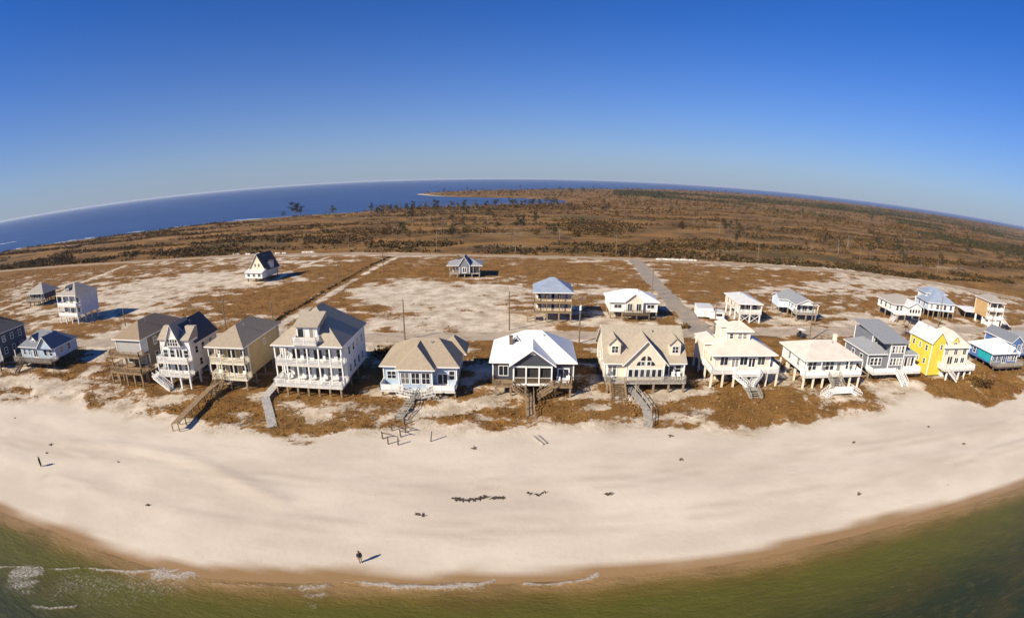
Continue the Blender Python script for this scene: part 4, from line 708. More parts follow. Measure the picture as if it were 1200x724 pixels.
# =================================================================== BOARDWALKS, POLES, VEHICLES, PEOPLE
def gz(x, y): return float(ground_z(np.array([x]), np.array([y]))[0])
def boardwalk(label, pts, zs, w, mat, rail=(True, True), posts=True, gaps=0.0, group='boardwalks over the dune'):
    P = [Vector((x, y, gz(x, y)+z)) for (x, y), z in zip(pts, zs)]; o = P[0].copy(); o.z = gz(*pts[0]); root = empty('boardwalk', o, 0, label, 'boardwalk', group)
    d = MB(); r = [MB(), MB()]; post = []
    for a, b in zip(P[:-1], P[1:]):
        t = (b-a).normalized(); q = Vector((-t.y, t.x, 0)).normalized()*w/2; ln = (b-a).length; n = max(2, int(ln/.32))
        for i in range(n):
            if gaps and random.random() < gaps: continue
            c = a+(b-a)*((i+.5)/n)-o; sk = t*random.uniform(-.015, .015); dz = Vector((0,0,random.uniform(-.012,.012)))
            d.beam(c-q*(1+random.uniform(-.04,.04))+sk+dz, c+q*(1+random.uniform(-.04,.04))-sk+dz, ln/n*.9, .06)
        for s_ in (-1, 1):
            d.beam(a+q*s_*.8-o-Vector((0,0,.12)), b+q*s_*.8-o-Vector((0,0,.12)), .08, .18)
        m = max(1, round(ln/2.4))
        for i in range(m+1):
            c = a+(b-a)*(i/m)
            for k, s_ in enumerate((-1, 1)):
                if posts and i < m or posts and b is P[-1]:
                    e = c+q*s_*1.06; post.append((e-o, c.z+(1.0 if rail[k] else -.1)-o.z))
        for k, s_ in enumerate((-1, 1)):
            if rail[k]:
                u = Vector((0,0,.98)); r[k].beam(a+q*s_-o+u, b+q*s_-o+u, .1, .07); u = Vector((0,0,.5)); r[k].beam(a+q*s_-o+u, b+q*s_-o+u, .05, .1)
    d.build('deck_boards', mat, root)
    for k in (0, 1):
        if rail[k]: r[k].build('railing', mat, root)
    for e, zt in post:
        MB().box(e.x-.07, e.x+.07, e.y-.07, e.y+.07, -1.2, zt).build('post', mat, root)
    return root
boardwalk('long bare brown boardwalk running down from the boxy tan house', gpl([(262,452),(245,466),(222,488),(206,502)]), [1.6,1.5,1.5,1.4], 1.3, M['wood'], (False, False))
boardwalk('pale grey boardwalk bending down from the largest white house', gpl([(330,449),(311,468),(315,481),(319,498)]), [1.0,.5,.35,.1], 1.6, plain('bleached_wood', (.46,.43,.38), .8, .15, 2), (False, False), True)
boardwalk('broken grey boardwalk below the blue grey cottage', gpl([(489,457),(479,473),(466,491)]), [.7,.5,.15], 1.5, M['greywood'], (False, True), True, .25)
boardwalk('straight narrow boardwalk with rails below the charcoal house', gpl([(620.5,461),(621,475),(622,488)]), [.5,.5,.2], 1.3, M['wood'], (True, True))
boardwalk('grey boardwalk with one dark rail bending down from the cream gable house', gpl([(733,455),(748,470),(758,481),(759,497)]), [1.1,.7,.5,.1], 1.25, M['greywood'], (False, True))
# leaning old piles left standing in the sand
stp = [(449,514),(455,520),(460,505),(466,521),(470,512),(474,498),(475,507),(463,496)]
for i, (px, py) in enumerate(stp):
    x, y = gp(px, py, -.5); a = random.uniform(-.15, .15); m = MB().beam((0,0,-.8), (a, random.uniform(-.1,.1), 1.25), .2, .2, .16)
    if i % 2 == 0: m.beam((a, 0, 1.0), (1.3, .3, .6), .12, .1)
    o = m.build('old_pile', M['darkwood']); o.location = (x, y, gz(x, y)); tag(o, 'old dark pile of a wrecked boardwalk standing in the sand', 'pile', 'wrecked boardwalk piles')
for k, (px, py, ln, an, lab) in enumerate([(504,517,2.0,1.5,'lone leaning post in the sand between two boardwalks'),(632,516,2.6,2.2,'pair of grey timbers lying in the sand below the charcoal house')]):
    x, y = gp(px, py, -.5); m = MB().beam((0,0,-.3), (.25, .2, ln*.8), .2, .2)
    if k: m = MB().beam((-.8,1.2,.15), (.5,-1.2,.1), .22, .2).beam((-.1,1.4,.15), (1.0,-.9,.1), .2, .18)
    o = m.build('post' if not k else 'timber', M['greywood']); o.name = 'leaning_post' if not k else 'driftwood_timber'; o.location = (x, y, gz(x, y)); tag(o, lab, 'post' if not k else 'timber')

POLEW = wood('utility_pole_wood', (.21, .16, .11)); PM = {}
def pole(px, py, h, label, group=None, arm=False, transformer=False):
    x, y = gp(px, py); r = empty('utility_pole', (x, y, gz(x, y)), random.uniform(-.2, .2), label, 'utility pole', group)
    k = round(h, 1)
    if k not in PM: PM[k] = MB().tube((0,0,-1), (0,0,h), .19, .12, 8).mesh('shaft', POLEW)
    inst('shaft', PM[k], r)
    if 'cap' not in PM:
        c = MB(); c.tube((0,0,0), (0,0,.28), .035, .05, 6); c.tube((0,0,.08), (0,0,.12), .085, .085, 8); PM['cap'] = c.mesh('insulator', M['metal'])
        a = MB(); a.box(-1.2, 1.2, -.06, .06, 0, .14); a.beam((-.6,.02,.02), (0,.02,-.7), .05); a.beam((.6,.02,.02), (0,.02,-.7), .05)
        PM['arm'] = a.mesh('crossarm', POLEW); t = MB(); t.tube((0,-.32,0), (0,-.32,.95), .26, .26, 12); t.tube((0,-.32,.95), (0,-.32,1.05), .2, .08, 12); t.tube((.1,-.4,1.0), (.12,-.42,1.3), .04, .04, 6); t.box(-.06, .06, -.1, .0, .2, .8); PM['tr'] = t.mesh('transformer', M['white'])
    if arm:
        inst('crossarm', PM['arm'], r, (0, -.14, h-.5))
        for u in (-1.1, 0, 1.1): inst('insulator', PM['cap'], r, (u, -.14, h-.36 if u else h))
    else: inst('insulator', PM['cap'], r, (0, 0, h))
    if transformer: inst('transformer', PM['tr'], r, (0, 0, h-2.8))
    return r
pole(474.5,398.3,9.5,'utility pole rising behind the low blue grey cottage'); pole(596.8,387,9.5,'utility pole on the sand lot left of the charcoal house'); pole(678.5,402,10.5,'utility pole with a white transformer behind the charcoal house', None, True, True)
pole(763.7,347.5,9,'utility pole beside the side road behind the white roofed house'); pole(947.6,399.8,10,'utility pole casting a long shadow beside the golf cart', None, True); pole(320.3,380,6,'short utility pole at the corner of the dirt track behind the tan house')
pole(265,386,8,'utility pole in the brown field behind the narrow white house'); pole(397,334.5,8,'utility pole in the field right of the A frame house'); pole(449,316,9,'utility pole beside the upper end of the dirt track')
pole(1099,383,10,'utility pole in front of the pale blue pyramid roofed house'); pole(1159,396,9.5,'utility pole in front of the orange tan house'); pole(836,392,8,'utility pole behind the cupola house near the side road end')
pole(147,382,5,'short post standing in the long shadow of the lone white house'); pole(738,302,5,'short pole where the side road meets the back road')
for px, py in ((324,294.5),(409,294.5),(512,295.5),(604,297),(722,298.5),(888,306),(1006.7,310),(1098,322),(190,299)): pole(px, py, 9.5, 'wooden utility pole in the line along the back road', 'utility poles along the back road', True)

def car(label, px, py, col, rz, white_roof=False):
    x, y = gp(px, py); r = empty('parked_car', (x, y, gz(x, y)+.06), rz, label, 'car'); paint = plain(label.split()[0]+'_car_paint', col, .25, .03, .3, spec=.6)
    b = MB(); b.prism([(-2.2,.35),(-2.25,.75),(-1.2,.98),(1.9,1.0),(2.25,.9),(2.25,.4)], 'x', -.9, .9); b.build('body', paint, r)
    c = MB(); c.poly([(-.84,-1.15,.97),(.84,-1.15,.97),(.84,2.05,.98),(-.84,2.05,.98),(-.68,-.35,1.58),(.68,-.35,1.58),(.68,1.75,1.58),(-.68,1.75,1.58)], [(4,5,6,7),(0,1,5,4),(1,2,6,5),(2,3,7,6),(3,0,4,7)]); c.build('window', M['glass'], r)
    MB().box(-.7, .7, -.38, 1.8, 1.57, 1.65).build('roof', M['white'] if white_roof else paint, r)
    for sx in (-1, 1):
        for sy in (-1.35, 1.35):
            w = MB().tube((sx*.72, sy, .36), (sx*.93, sy, .36), .36, .36, 14).build('wheel', M['black'], r); MB().tube((sx*.93, sy, .36), (sx*.945, sy, .36), .21, .2, 10).build('rim', M['metal'], w)
        MB().box(sx*.6-.2, sx*.6+.2, -2.27, -2.2, .62, .78).build('headlight', M['white'], r)
    return r
car('dark grey parked car beside the stilts of the white gabled porch house', 1072, 380.5, (.03,.032,.04), rad(20)); car('black parked car at the foot of the orange tan house stairs', 1178.5, 386, (.02,.02,.024), rad(75))
x, y = gp(938.5, 395); r = empty('golf_cart', (x, y, gz(x, y)+.08), rad(12), 'small dark golf cart with a white roof on the front road', 'golf cart'); dk = plain('dark_cart_paint', (.035,.04,.045), .4, .05)
MB().prism([(-1.2,.3),(-1.2,.75),(-.7,.85),(-.6,.4),(.1,.4),(.1,.8),(1.2,.85),(1.2,.3)], 'x', -.6, .6).build('body', dk, r); MB().box(-.55, .55, .15, .6, .86, .98).box(-.55, .55, .55, .68, .98, 1.4).build('seat', M['black'], r); MB().box(-.66, .66, -.95, 1.15, 1.88, 1.96).build('roof', M['white'], r)
for sx in (-.58, .58):
    for sy in (-.85, 1.05): MB().beam((sx, sy, .8), (sx, sy, 1.88), .05).build('roof_post', M['metal'], r)
    for sy in (-.8, .8): MB().tube((sx*.85, sy, .22), (sx*1.1, sy, .22), .23, .23, 12).build('wheel', M['black'], r)

# white trailers by the side road
x, y = gp(826, 373.5); r = empty('trailer', (x, y, 0), rad(-10), 'taller plain white box trailer at the end of the side road', 'trailer'); MB().box(-2.2, 2.2, 0, 5.5, .5, 3.0).build('body', M['white'], r); MB().box(-2.3, 2.3, -.1, 5.6, 3.003, 3.1).build('roof', Rf['palegrey'], r); MB().box(-.5, .5, -.06, 0, .55, 2.5).build('door', Rf['palegrey'], r)
for sx in (-2.0, 2.0): MB().tube((sx-.12, 2.7, .4), (sx+.12, 2.7, .4), .4, .4, 12).build('wheel', M['black'], r)
x, y = gp(840, 375.5); r = empty('trailer', (x, y, 0), rad(-10), 'lower white trailer with a dark window beside the cream house on stilts', 'trailer'); MB().box(-1.9, 2.0, 0, 3.2, .4, 2.3).build('body', M['white'], r); MB().box(-2.0, 2.1, -.1, 3.3, 2.303, 2.4).build('roof', Rf['palegrey'], r); MB().box(-.3, 1.4, -.05, 0, 1.2, 1.9).build('window', M['glass'], r)
for sx in (-1.7, 1.8): MB().tube((sx-.1, 1.6, .34), (sx+.1, 1.6, .34), .34, .34, 12).build('wheel', M['black'], r)

def person(label, px, py, rz, shirt, legs, hair, z0=SEA_Z, h=1.68):
    x, y = gp(px, py, z0); x, y = gp(px, py, gz(x, y)); k = h/1.72
    V = []; E_ = []; Rr = []
    def j(p, r, parent=None):
        V.append(tuple(c*k for c in p)); Rr.append(r*k)
        if parent is not None: E_.append((parent, len(V)-1))
        return len(V)-1
    pel = j((0,0,.95), .145); ch = j((0,.01,1.12), .13, pel); sh = j((0,0,1.36), .15, ch); nk = j((0,0,1.48), .055, sh); hd = j((0,-.01,1.58), .09, nk); j((0,-.005,1.67), .085, hd)
    for s in (-1, 1):
        a = j((s*.19,0,1.38), .06, sh); b = j((s*.25,.02,1.12), .045, a); c = j((s*.27,-.05,.87), .033, b); p = j((s*.275,-.07,.80), .036, c)
        for q in range(4): m = j((s*.27+(q-1.5)*.004, -.045-q*.018, .74), .0095, p); j((s*.262, -.05-q*.018, [.69,.68,.683,.70][q]), .008, m)
        m = j((s*.255,-.11,.775), .011, p); j((s*.245,-.125,.74), .009, m)
        t = j((s*.09,0,.88), .10, pel); kn = j((s*.11,-.03*s,.48), .062, t); an = j((s*.12,-.01*s+.02,.08), .043, kn); j((s*.13,-.14,.035), .04, an)
    skin = plain('skin', (.42,.26,.17), .55, .05)
    me = bpy.data.meshes.new('person'); me.from_pydata(V, E_, []); me.materials.append(skin); o = bpy.data.objects.new('person', me); COL.objects.link(o)
    md = o.modifiers.new('skin', 'SKIN'); sd = o.modifiers.new('sub', 'SUBSURF'); sd.levels = sd.render_levels = 1
    if not me.skin_vertices: me.skin_vertices.new()
    for i, rr in enumerate(Rr): me.skin_vertices[0].data[i].radius = (rr, rr); me.skin_vertices[0].data[i].use_root = (i == 0)
    o.location = (x, y, gz(x, y)); o.rotation_euler = (0, 0, rz); tag(o, label, 'person')
    def tube(nm, chain, mat):
        m = MB()
        for (p, r0), (q, r1) in zip(chain[:-1], chain[1:]): m.tube([c*k for c in p], [c*k for c in q], r0*k, r1*k, 12)
        return m
    t = tube('shirt', [((0,0,.92),.19),((0,.01,1.15),.175),((0,0,1.38),.195),((0,0,1.46),.09)], shirt)
    for s in (-1, 1):
        for a in zip([((s*.17,0,1.39),.085),((s*.25,.02,1.12),.066)],[((s*.25,.02,1.12),.066),((s*.268,-.04,.92),.05)]): t.tube([c*k for c in a[0][0]], [c*k for c in a[1][0]], a[0][1]*k, a[1][1]*k, 10)
    t.build('jacket', shirt, o); g = MB()
    for s in (-1, 1):
        for a, b in ((((s*.085,0,.96),.135),((s*.11,-.03*s,.48),.085)),(((s*.11,-.03*s,.48),.085),((s*.12,-.01*s+.02,.1),.065))): g.tube([c*k for c in a[0]], [c*k for c in b[0]], a[1]*k, b[1]*k, 10)
    g.build('trousers', legs, o); hb = MB()
    for i in range(5):
        z0_, z1_ = 1.57+.035*i, 1.57+.035*(i+1); r0 = .112*math.cos(max(0,i-1)*.32); r1 = .112*math.cos(i*.36); hb.tube((0,.02*k,z0_*k), (0,.02*k,z1_*k), r0*k, r1*k, 12)
    hb.build('hair', hair, o); fc = MB()
    for s in (-.035, .035): fc.box((s-.014)*k, (s+.014)*k, -.118*k, -.10*k, 1.598*k, 1.615*k)
    fc.box(-.03*k, .03*k, -.112*k, -.10*k, 1.528*k, 1.54*k); fc.box(-.014*k, .014*k, -.135*k, -.10*k, 1.555*k, 1.59*k); fc.build('face_features', plain('dark_features', (.10,.05,.04), .6), o)
    return o
bl = plain('black_cloth', (.018,.018,.022), .85, .2, 8); khaki = plain('khaki_cloth', (.38,.29,.19), .85, .1, 8); hr = plain('brown_hair', (.07,.04,.025), .6); dkb = plain('dark_blue_cloth', (.03,.035,.05), .85)
person('person in a black jacket and pale trousers standing at the water edge', 422.5, 658.6, rad(25), bl, khaki, hr); person('person in all dark clothes standing alone far along the beach', 48.3, 546, rad(-60), dkb, bl, hr, h=1.75)

# dark strip standing in for the shadowed ditch line by the dirt track, surf on the bay shore
tk = gpl([(321,381),(348,364),(396,335),(436,312),(460,301)]); P = []
for (ax, ay), (bx, by) in zip(tk[:-1], tk[1:]):
    for i in range(60): t = random.random(); P.append((ax+(bx-ax)*t-1.2+random.gauss(0,.25), ay+(by-ay)*t, 0))
DITCH_PTS = np.array(P)
# little heaps of white rubble beside the back road
wr = plain('white_rubble', (.66,.62,.55), .9, .12, 2)
def lump(name, px, py, sx, sy, sz, mat, label, cat, group=None, n=9):
    x, y = gp(px, py); m = MB()
    for i in range(n):
        c = Vector(((i+.5)/n*2-1, 0, 0)); c = Vector((c.x*sx*.6, random.gauss(0, sy*.25), 0)); r = sz*random.uniform(.5, 1.0); P = []; 
        for a in range(6):
            t = a*math.pi/3+random.random()*.5; P.append((c.x+r*1.1*math.cos(t), c.y+r*1.1*math.sin(t), -.05))
        for a in range(6):
            t = a*math.pi/3+random.random()*.5; P.append((c.x+r*.7*math.cos(t), c.y+r*.7*math.sin(t), r*random.uniform(.6,1)))
        m.poly(P, [(a, (a+1)%6, 6+(a+1)%6, 6+a) for a in range(6)]+[tuple(range(6,12))])
    o = m.build(name, mat); o.location = (x, y, gz(x, y)); return tag(o, label, cat, group)
for px, py, w_ in ((277,298.2,3),(291,298,2),(303,297.6,1.5),(313,297.4,2.5),(325,297.2,2),(333,297,1.5),(358,296,3.5),(366,295.8,2),(775,304.2,4),(786,304.6,4),(799,305,5),(812,305.4,3)):
    lump('rubble_heap', px, py, w_, 1.0, .75, wr, 'low heap of white rubble beside the back road', 'rubble heap', 'white rubble heaps along the back road', 16)
# drift wrack and scraps on the beach
wrk = plain('dark_seaweed', (.075,.055,.035), .9, .3, 4)
def wrack(pts, n, sp, label):
    P = gpl(pts, -1.0); x0, y0 = P[0]; m = MB()
    for i in range(n):
        s = random.random()*(len(P)-1); k = int(s); f = s-k; x = P[k][0]*(1-f)+P[k+1][0]*f+random.gauss(0, sp); y = P[k][1]*(1-f)+P[k+1][1]*f+random.gauss(0, sp); z = gz(x, y)-gz(x0, y0)
        a = random.random()*3.1; l = random.uniform(.1, .35); m.beam((x-x0-math.cos(a)*l, y-y0-math.sin(a)*l, z), (x-x0+math.cos(a)*l, y-y0+math.sin(a)*l, z+random.uniform(.02,.12)), random.uniform(.04,.12), .05)
    o = m.build('seaweed_wrack', wrk); o.location = (x0, y0, gz(x0, y0)); return tag(o, label, 'seaweed', 'strips of wrack on the beach')
wrack([(531,585),(548,586.5),(563,584.5),(570,582)], 80, .12, 'longest dark strip of seaweed in the middle of the beach'); wrack([(577,584),(591,583.5)], 26, .1, 'short dark strip of seaweed just right of the longest strip'); wrack([(618,578),(628,580),(640,577)], 26, .08, 'thin curved strip of seaweed further right on the bare beach')
wrack([(708,580),(716,579.6)], 14, .1, 'faint scatter of seaweed right of the curved strip'); wrack([(488,602),(497,603.5)], 14, .08, 'small scatter of seaweed below and left of the longest strip')
for px, py, s, lab in ((173,590.5,.6,'dark driftwood piece with pale ends low on the left beach'),(55,531,.5,'dark scrap just above the far standing person'),(60,522,.7,'small driftwood stick higher on the far left beach'),(139,542,.35,'driftwood stick beside the sand ridge'),(18,491.5,.4,'dark scrap on the upper sand below the dark blue house'),(797,540,.8,'clump of driftwood on the right upper beach'),(1007,576,.8,'grey driftwood stack near the right waterline'),(1088,502,.6,'weedy driftwood lump on the far right sand'),(1000,520,.6,'dark scrap on the sand below the cream central stair house'),(785,514,.8,'dry weed clump on sand right of the one railed boardwalk'),(555,528,.7,'broken stick on upper sand left of the timbers'),(1130,520,.8,'flat driftwood board on the far right beach')):
    x, y = gp(px, py, -.9); m = MB(); s *= .8
    for i in range(5): a = random.random()*3.1; l = s*random.uniform(.3,.6); cx, cy = random.gauss(0,.2*s), random.gauss(0,.2*s); m.beam((cx-math.cos(a)*l, cy-math.sin(a)*l*.6, .03), (cx+math.cos(a)*l, cy+math.sin(a)*l*.6, .1+.25*s*random.random()), .12*s+.05, .1*s+.04)
    o = m.build('driftwood', M['darkwood']); o.location = (x, y, gz(x, y)); tag(o, lab, 'driftwood')
lump('sandbag_pile', 729, 467, 2.5, 1.2, .7, plain('pale_sand_heap', (.52,.44,.34), .95, .08), 'bare pale sand heap in the scrub left of the one railed boardwalk', 'sand heap')

# porch chairs
ch = MB()
for sx in (-.25, .25):
    for sy in (-.25, .25): ch.box(sx-.035, sx+.035, sy-.035, sy+.035, 0, .45)
chair_leg = [MB().box(sx-.035, sx+.035, sy-.035, sy+.035, 0, .43).mesh('leg', M['white']) for sx in (-.26,.26) for sy in (-.26,.26)]
cs = MB().box(-.32, .32, -.32, .3, .43, .49).mesh('seat', M['white']); cb = MB().poly([(-.32,.26,.49),(.32,.26,.49),(.32,.32,.49),(-.32,.32,.49),(-.3,.42,1.15),(.3,.42,1.15),(.3,.47,1.15),(-.3,.47,1.15)], [(3,2,1,0),(4,5,6,7),(0,1,5,4),(1,2,6,5),(2,3,7,6),(3,0,4,7)]).mesh('backrest', M['white'])
def hroot(words):
    return next(o for o in COL.objects if o.get('label', '').startswith(words))
def chairs(words, spots, label, group):
    R = hroot(words); A = Matrix.Translation(R.location) @ Matrix.Rotation(R.rotation_euler.z, 4, 'Z')
    for (x, y, z) in spots:
        p = A @ Vector((x, y, z)); r = empty('porch_chair', p, R.rotation_euler.z+random.uniform(-.5,.5), label, 'chair', group)
        for m in chair_leg: inst('leg', m, r)
        inst('seat', cs, r); inst('backrest', cb, r)
chairs('largest white', [(-4.9,1.6,1.8),(-2.0,1.5,1.8),(.0,1.6,1.8),(2.2,1.5,1.8),(4.6,1.6,1.8),(2.5,0,1.8)], 'white chair on the lowest porch of the largest white house', 'chairs on the lowest porch of the largest white house')
chairs('largest white', [(-4.6,1.6,5.2),(-1.8,1.5,5.2),(2.3,1.6,5.2),(4.9,1.5,5.2)], 'white chair on the middle porch of the largest white house', 'chairs on the middle porch of the largest white house')
chairs('charcoal house', [(4.2,.3,1.9),(5.4,-.2,1.9),(5.9,.7,1.9)], 'white chair on the right deck of the charcoal house', 'chairs on the right deck of the charcoal house')
chairs('boxy tan', [(-2.6,1.2,5.15),(2.7,1.2,5.15),(-2.8,1.2,2.1),(2.6,1.2,2.1)], 'white chair on a porch of the boxy tan house', 'chairs on the porches of the boxy tan house')
chairs('cream house with wide', [(5.3,.2,2.0),(6.3,.2,2.0),(-5.9,.3,2.0)], 'white chair on the grey deck of the cream gable house', 'chairs on the deck of the cream gable house')

# =================================================================== PLANTS
def leafmat(name, a, b, c):
    m, nt, p = newmat(name); g = nd(nt, 'ShaderNodeNewGeometry'); tc = nd(nt, 'ShaderNodeTexCoord')
    n = nd(nt, 'ShaderNodeTexNoise', Scale=.12, Detail=3.0); L(nt, g.outputs['Position'], n.inputs['Vector'])
    col = mix_(nt, g.outputs['Random Per Island'], a, b); col = mix_(nt, math_(nt, 'MULTIPLY', ramp_(nt, n.outputs[0], .4, .65), .6), col, c)
    L(nt, col, p.inputs['Base Color']); p.inputs['Roughness'].default_value = .9; p.inputs['Specular IOR Level'].default_value = .1; return m
def blades(name, P, size, k, mat, flat=1.0, tri=True):
    # P: n x 3 points; size: n; k leaf faces each, all one mesh
    n = len(P); P = np.repeat(np.asarray(P), k, 0); s = np.repeat(np.asarray(size), k); N = n*k
    c = P + np.stack([RNG.normal(0, .33, N)*s, RNG.normal(0, .33, N)*s, np.abs(RNG.normal(0, .38, N))*s*flat], 1)
    a = RNG.normal(0, 1, (N, 3)); a /= np.linalg.norm(a, axis=1)[:, None]; b = np.cross(a, RNG.normal(0, 1, (N, 3))); b /= np.linalg.norm(b, axis=1)[:, None]
    L_ = (s*RNG.uniform(.25, .5, N))[:, None]; Wd = (s*RNG.uniform(.12, .28, N))[:, None]
    V = np.stack([c-a*L_*.6, c+b*Wd, c+a*L_*.6, c-b*Wd], 1).reshape(-1, 3)
    m = bpy.data.meshes.new(name); m.vertices.add(len(V)); m.vertices.foreach_set('co', V.ravel()); m.loops.add(N*4); m.loops.foreach_set('vertex_index', np.arange(N*4))
    m.polygons.add(N); m.polygons.foreach_set('loop_start', np.arange(0, N*4, 4)); m.polygons.foreach_set('loop_total', np.full(N, 4)); m.update(); m.validate(); m.materials.append(mat)
    o = bpy.data.objects.new(name, m); COL.objects.link(o); return o
def scatter(n, x0, x1, y0, y1, thr, sharp=.15):
    x = RNG.uniform(x0, x1, n); y = RNG.uniform(y0, y1, n); s = sandiness(x, y)
    road = np.minimum(np.minimum(polydist(x, y, BACKROAD), polydist(x, y, FRONTROAD)), polydist(x, y, SIDEROAD))
    ok = (s < thr + RNG.normal(0, sharp, n)) & (road > 4.2) & (y > edge_y(x)+6)
    for o in HB: ok &= ~((np.abs(x-o[0]) < o[2]) & (np.abs(y-o[1]-5) < 7))
    x, y = x[ok], y[ok]; return np.stack([x, y, ground_z(x, y)], 1)
HB = [(o.location.x, o.location.y, 5.5) for o in COL.objects if o.get('category') in ('house', 'carport')]
dune_leaf = leafmat('dry_dune_grass', (.28,.14,.036), (.13,.065,.020), (.34,.225,.09)); marsh_leaf = leafmat('marsh_scrub', (.115,.060,.019), (.040,.027,.012), (.17,.098,.030)); dark_leaf = leafmat('dark_scrub', (.045,.032,.014), (.022,.019,.010), (.065,.052,.02))
p = scatter(46000, -140, 140, 58, 108, .42, .24); o = blades('dune_grass', p, RNG.uniform(.14, .42, len(p))*RNG.choice([1, 1, 1, 1.7], len(p)), 6, dune_leaf, 1.0); tag(o, 'dry rust brown grass tufts over the dunes in front of the houses', 'grass', kind='stuff')
p = scatter(40000, -330, 330, 119, 236, .45, .2); o = blades('field_scrub', p, RNG.uniform(.3, .85, len(p)), 4, dune_leaf, .7); tag(o, 'low brown scrub over the empty lots between the two roads', 'scrub', kind='stuff')
def marsh(n, y0, y1, spread, f, band=False):
    y = y0 + (y1-y0)*RNG.uniform(0, 1, n)**1.4; x = RNG.uniform(-1, 1, n)*(y*spread)
    ok = (bay_d(x, y) > 12) & (polydist(x, y, BACKROAD) > 6) & (y > np.interp(x, [q[0] for q in BACKROAD], [q[1] for q in BACKROAD])) & ((fbm(x/60, y/20, 91, 5) > f) | (band & (polydist(x, y, BACKROAD) < 30) & (fbm(x/14, y/7, 93, 3) > .43))); x, y = x[ok], y[ok]; return np.stack([x, y, ground_z(x, y)-.1], 1)
p = marsh(60000, 205, 700, 1.7, .50); o = blades('marsh_scrub', p, RNG.uniform(.7, 2.3, len(p))*(1+p[:,1]/900), 5, marsh_leaf, .8); tag(o, 'rust and dark brown marsh scrub stretching beyond the back road', 'scrub', kind='stuff')
p = marsh(34000, 205, 520, 1.7, .52, True); o = blades('thicket', p, RNG.uniform(1.2, 3.0, len(p)), 6, dark_leaf, .8); tag(o, 'dark thicket bushes in bands beyond the back road', 'scrub', kind='stuff')
p = marsh(26000, 600, 3000, 1.3, .50); o = blades('far_woods', p, RNG.uniform(3, 8, len(p))*(.7+p[:,1]/2500), 4, marsh_leaf, .8); tag(o, 'far brown wooded marsh reaching to the horizon', 'woods', kind='stuff')

q = DITCH_PTS.copy(); q0 = q[0].copy(); o = blades('ditch_strip', q-q0, RNG.uniform(.6, 1.05, len(q)), 12, dark_leaf, .6); o.location = q0; tag(o, 'low dark strip standing in for a ditch along the left of the dirt track', 'ditch')
k = 700; px = RNG.uniform(425, 900, k); py = 249.5 - (px-425)*.030 + RNG.normal(0, 3.0, k); q = np.array([gp(a_, b_) for a_, b_ in zip(px, py)]); ok = bay_d(q[:,0], q[:,1]) > 5; q = np.stack([q[ok,0], q[ok,1], np.zeros(ok.sum())], 1)
o = blades('shore_thicket', q, RNG.uniform(2, 4.5, len(q)), 7, marsh_leaf, 1.2); tag(o, 'dark dense thicket under the trees along the near bay shore', 'scrub', kind='stuff')
sm_ = plain('white_surf', (.62,.66,.70), .6, .1, .3); sb = MB()
for px, py, w_, d_ in ((8,295,9,5),(20,291.5,7,4),(70,284,10,3),(84,281.5,7,3),(105,278.5,9,3),(160,271.5,14,2.5),(215,265,14,2),(290,257,20,2),(3,286,18,3),(14,284,14,2.5)):
    x, y = gp(px, py-1.6); d_ *= 1.6; N_ = 9; T = []; B = []
    for i in range(N_): u = (i/(N_-1)-.5)*2; T.append((x+u*w_, y+d_*(1-u*u)*random.uniform(.5,1.2)+2*u, SEA_Z+.18)); B.append((x+u*w_, y-d_*(1-u*u)*random.uniform(.3,.9)+2*u-.05, SEA_Z+.18))
    m_ = T+B; sb.poly(m_+[(a_,b_,SEA_Z-.2) for a_,b_,_ in m_], [(i, i+1, N_+i+1, N_+i) for i in range(N_-1)]+[(i, 2*N_+i, 2*N_+i+1, i+1) for i in range(N_-1)]+[(N_+i+1, 3*N_+i+1, 3*N_+i, N_+i) for i in range(N_-1)])
tag(sb.build('surf', sm_), 'broken white surf along the shore of the blue bay', 'surf', kind='stuff')
m_ = 17000; px = RNG.uniform(720, 1200, m_); t = (px-600)/600; hy = 222 + 46*np.maximum(t, 0)**2; py = hy + RNG.uniform(.6, 1, m_)*0 + RNG.beta(1.2, 2.2, m_)*(6 + 40*np.maximum(t-.25, 0))
k2 = 14000; px2 = RNG.uniform(960, 1215, k2); t2 = (px2-600)/600; py2 = 222 + 46*t2**2 + RNG.beta(1.3, 1.6, k2)*(8 + 75*np.maximum(t2-.58, 0)); px = np.r_[px, px2]; py = np.r_[py, py2]
q = np.array([gp(a_, b_) for a_, b_ in zip(px, py)]); ok = (q[:,1] > 10) & (bay_d(q[:,0], q[:,1]) > 20) & (polydist(q[:,0], q[:,1], BACKROAD) > 12) & (q[:,1] < 3500) & (fbm(q[:,0]/160, q[:,1]/160, 97) > .47); q = np.stack([q[ok,0], q[ok,1], np.zeros(ok.sum())], 1)
pine_leaf = leafmat('dark_pine_leaf', (.040,.045,.016), (.018,.022,.010), (.07,.058,.02))
o = blades('pine_forest', q, np.minimum(RNG.uniform(2, 4.5, len(q))*(.5+q[:,1]/1100), 10), 4, pine_leaf, 1.0); tag(o, 'dark green pine forest massed toward the right horizon', 'forest', kind='stuff')
bark = wood('dead_bark', (.13, .105, .085)); bark2 = wood('bleached_bark', (.24, .20, .155)); 
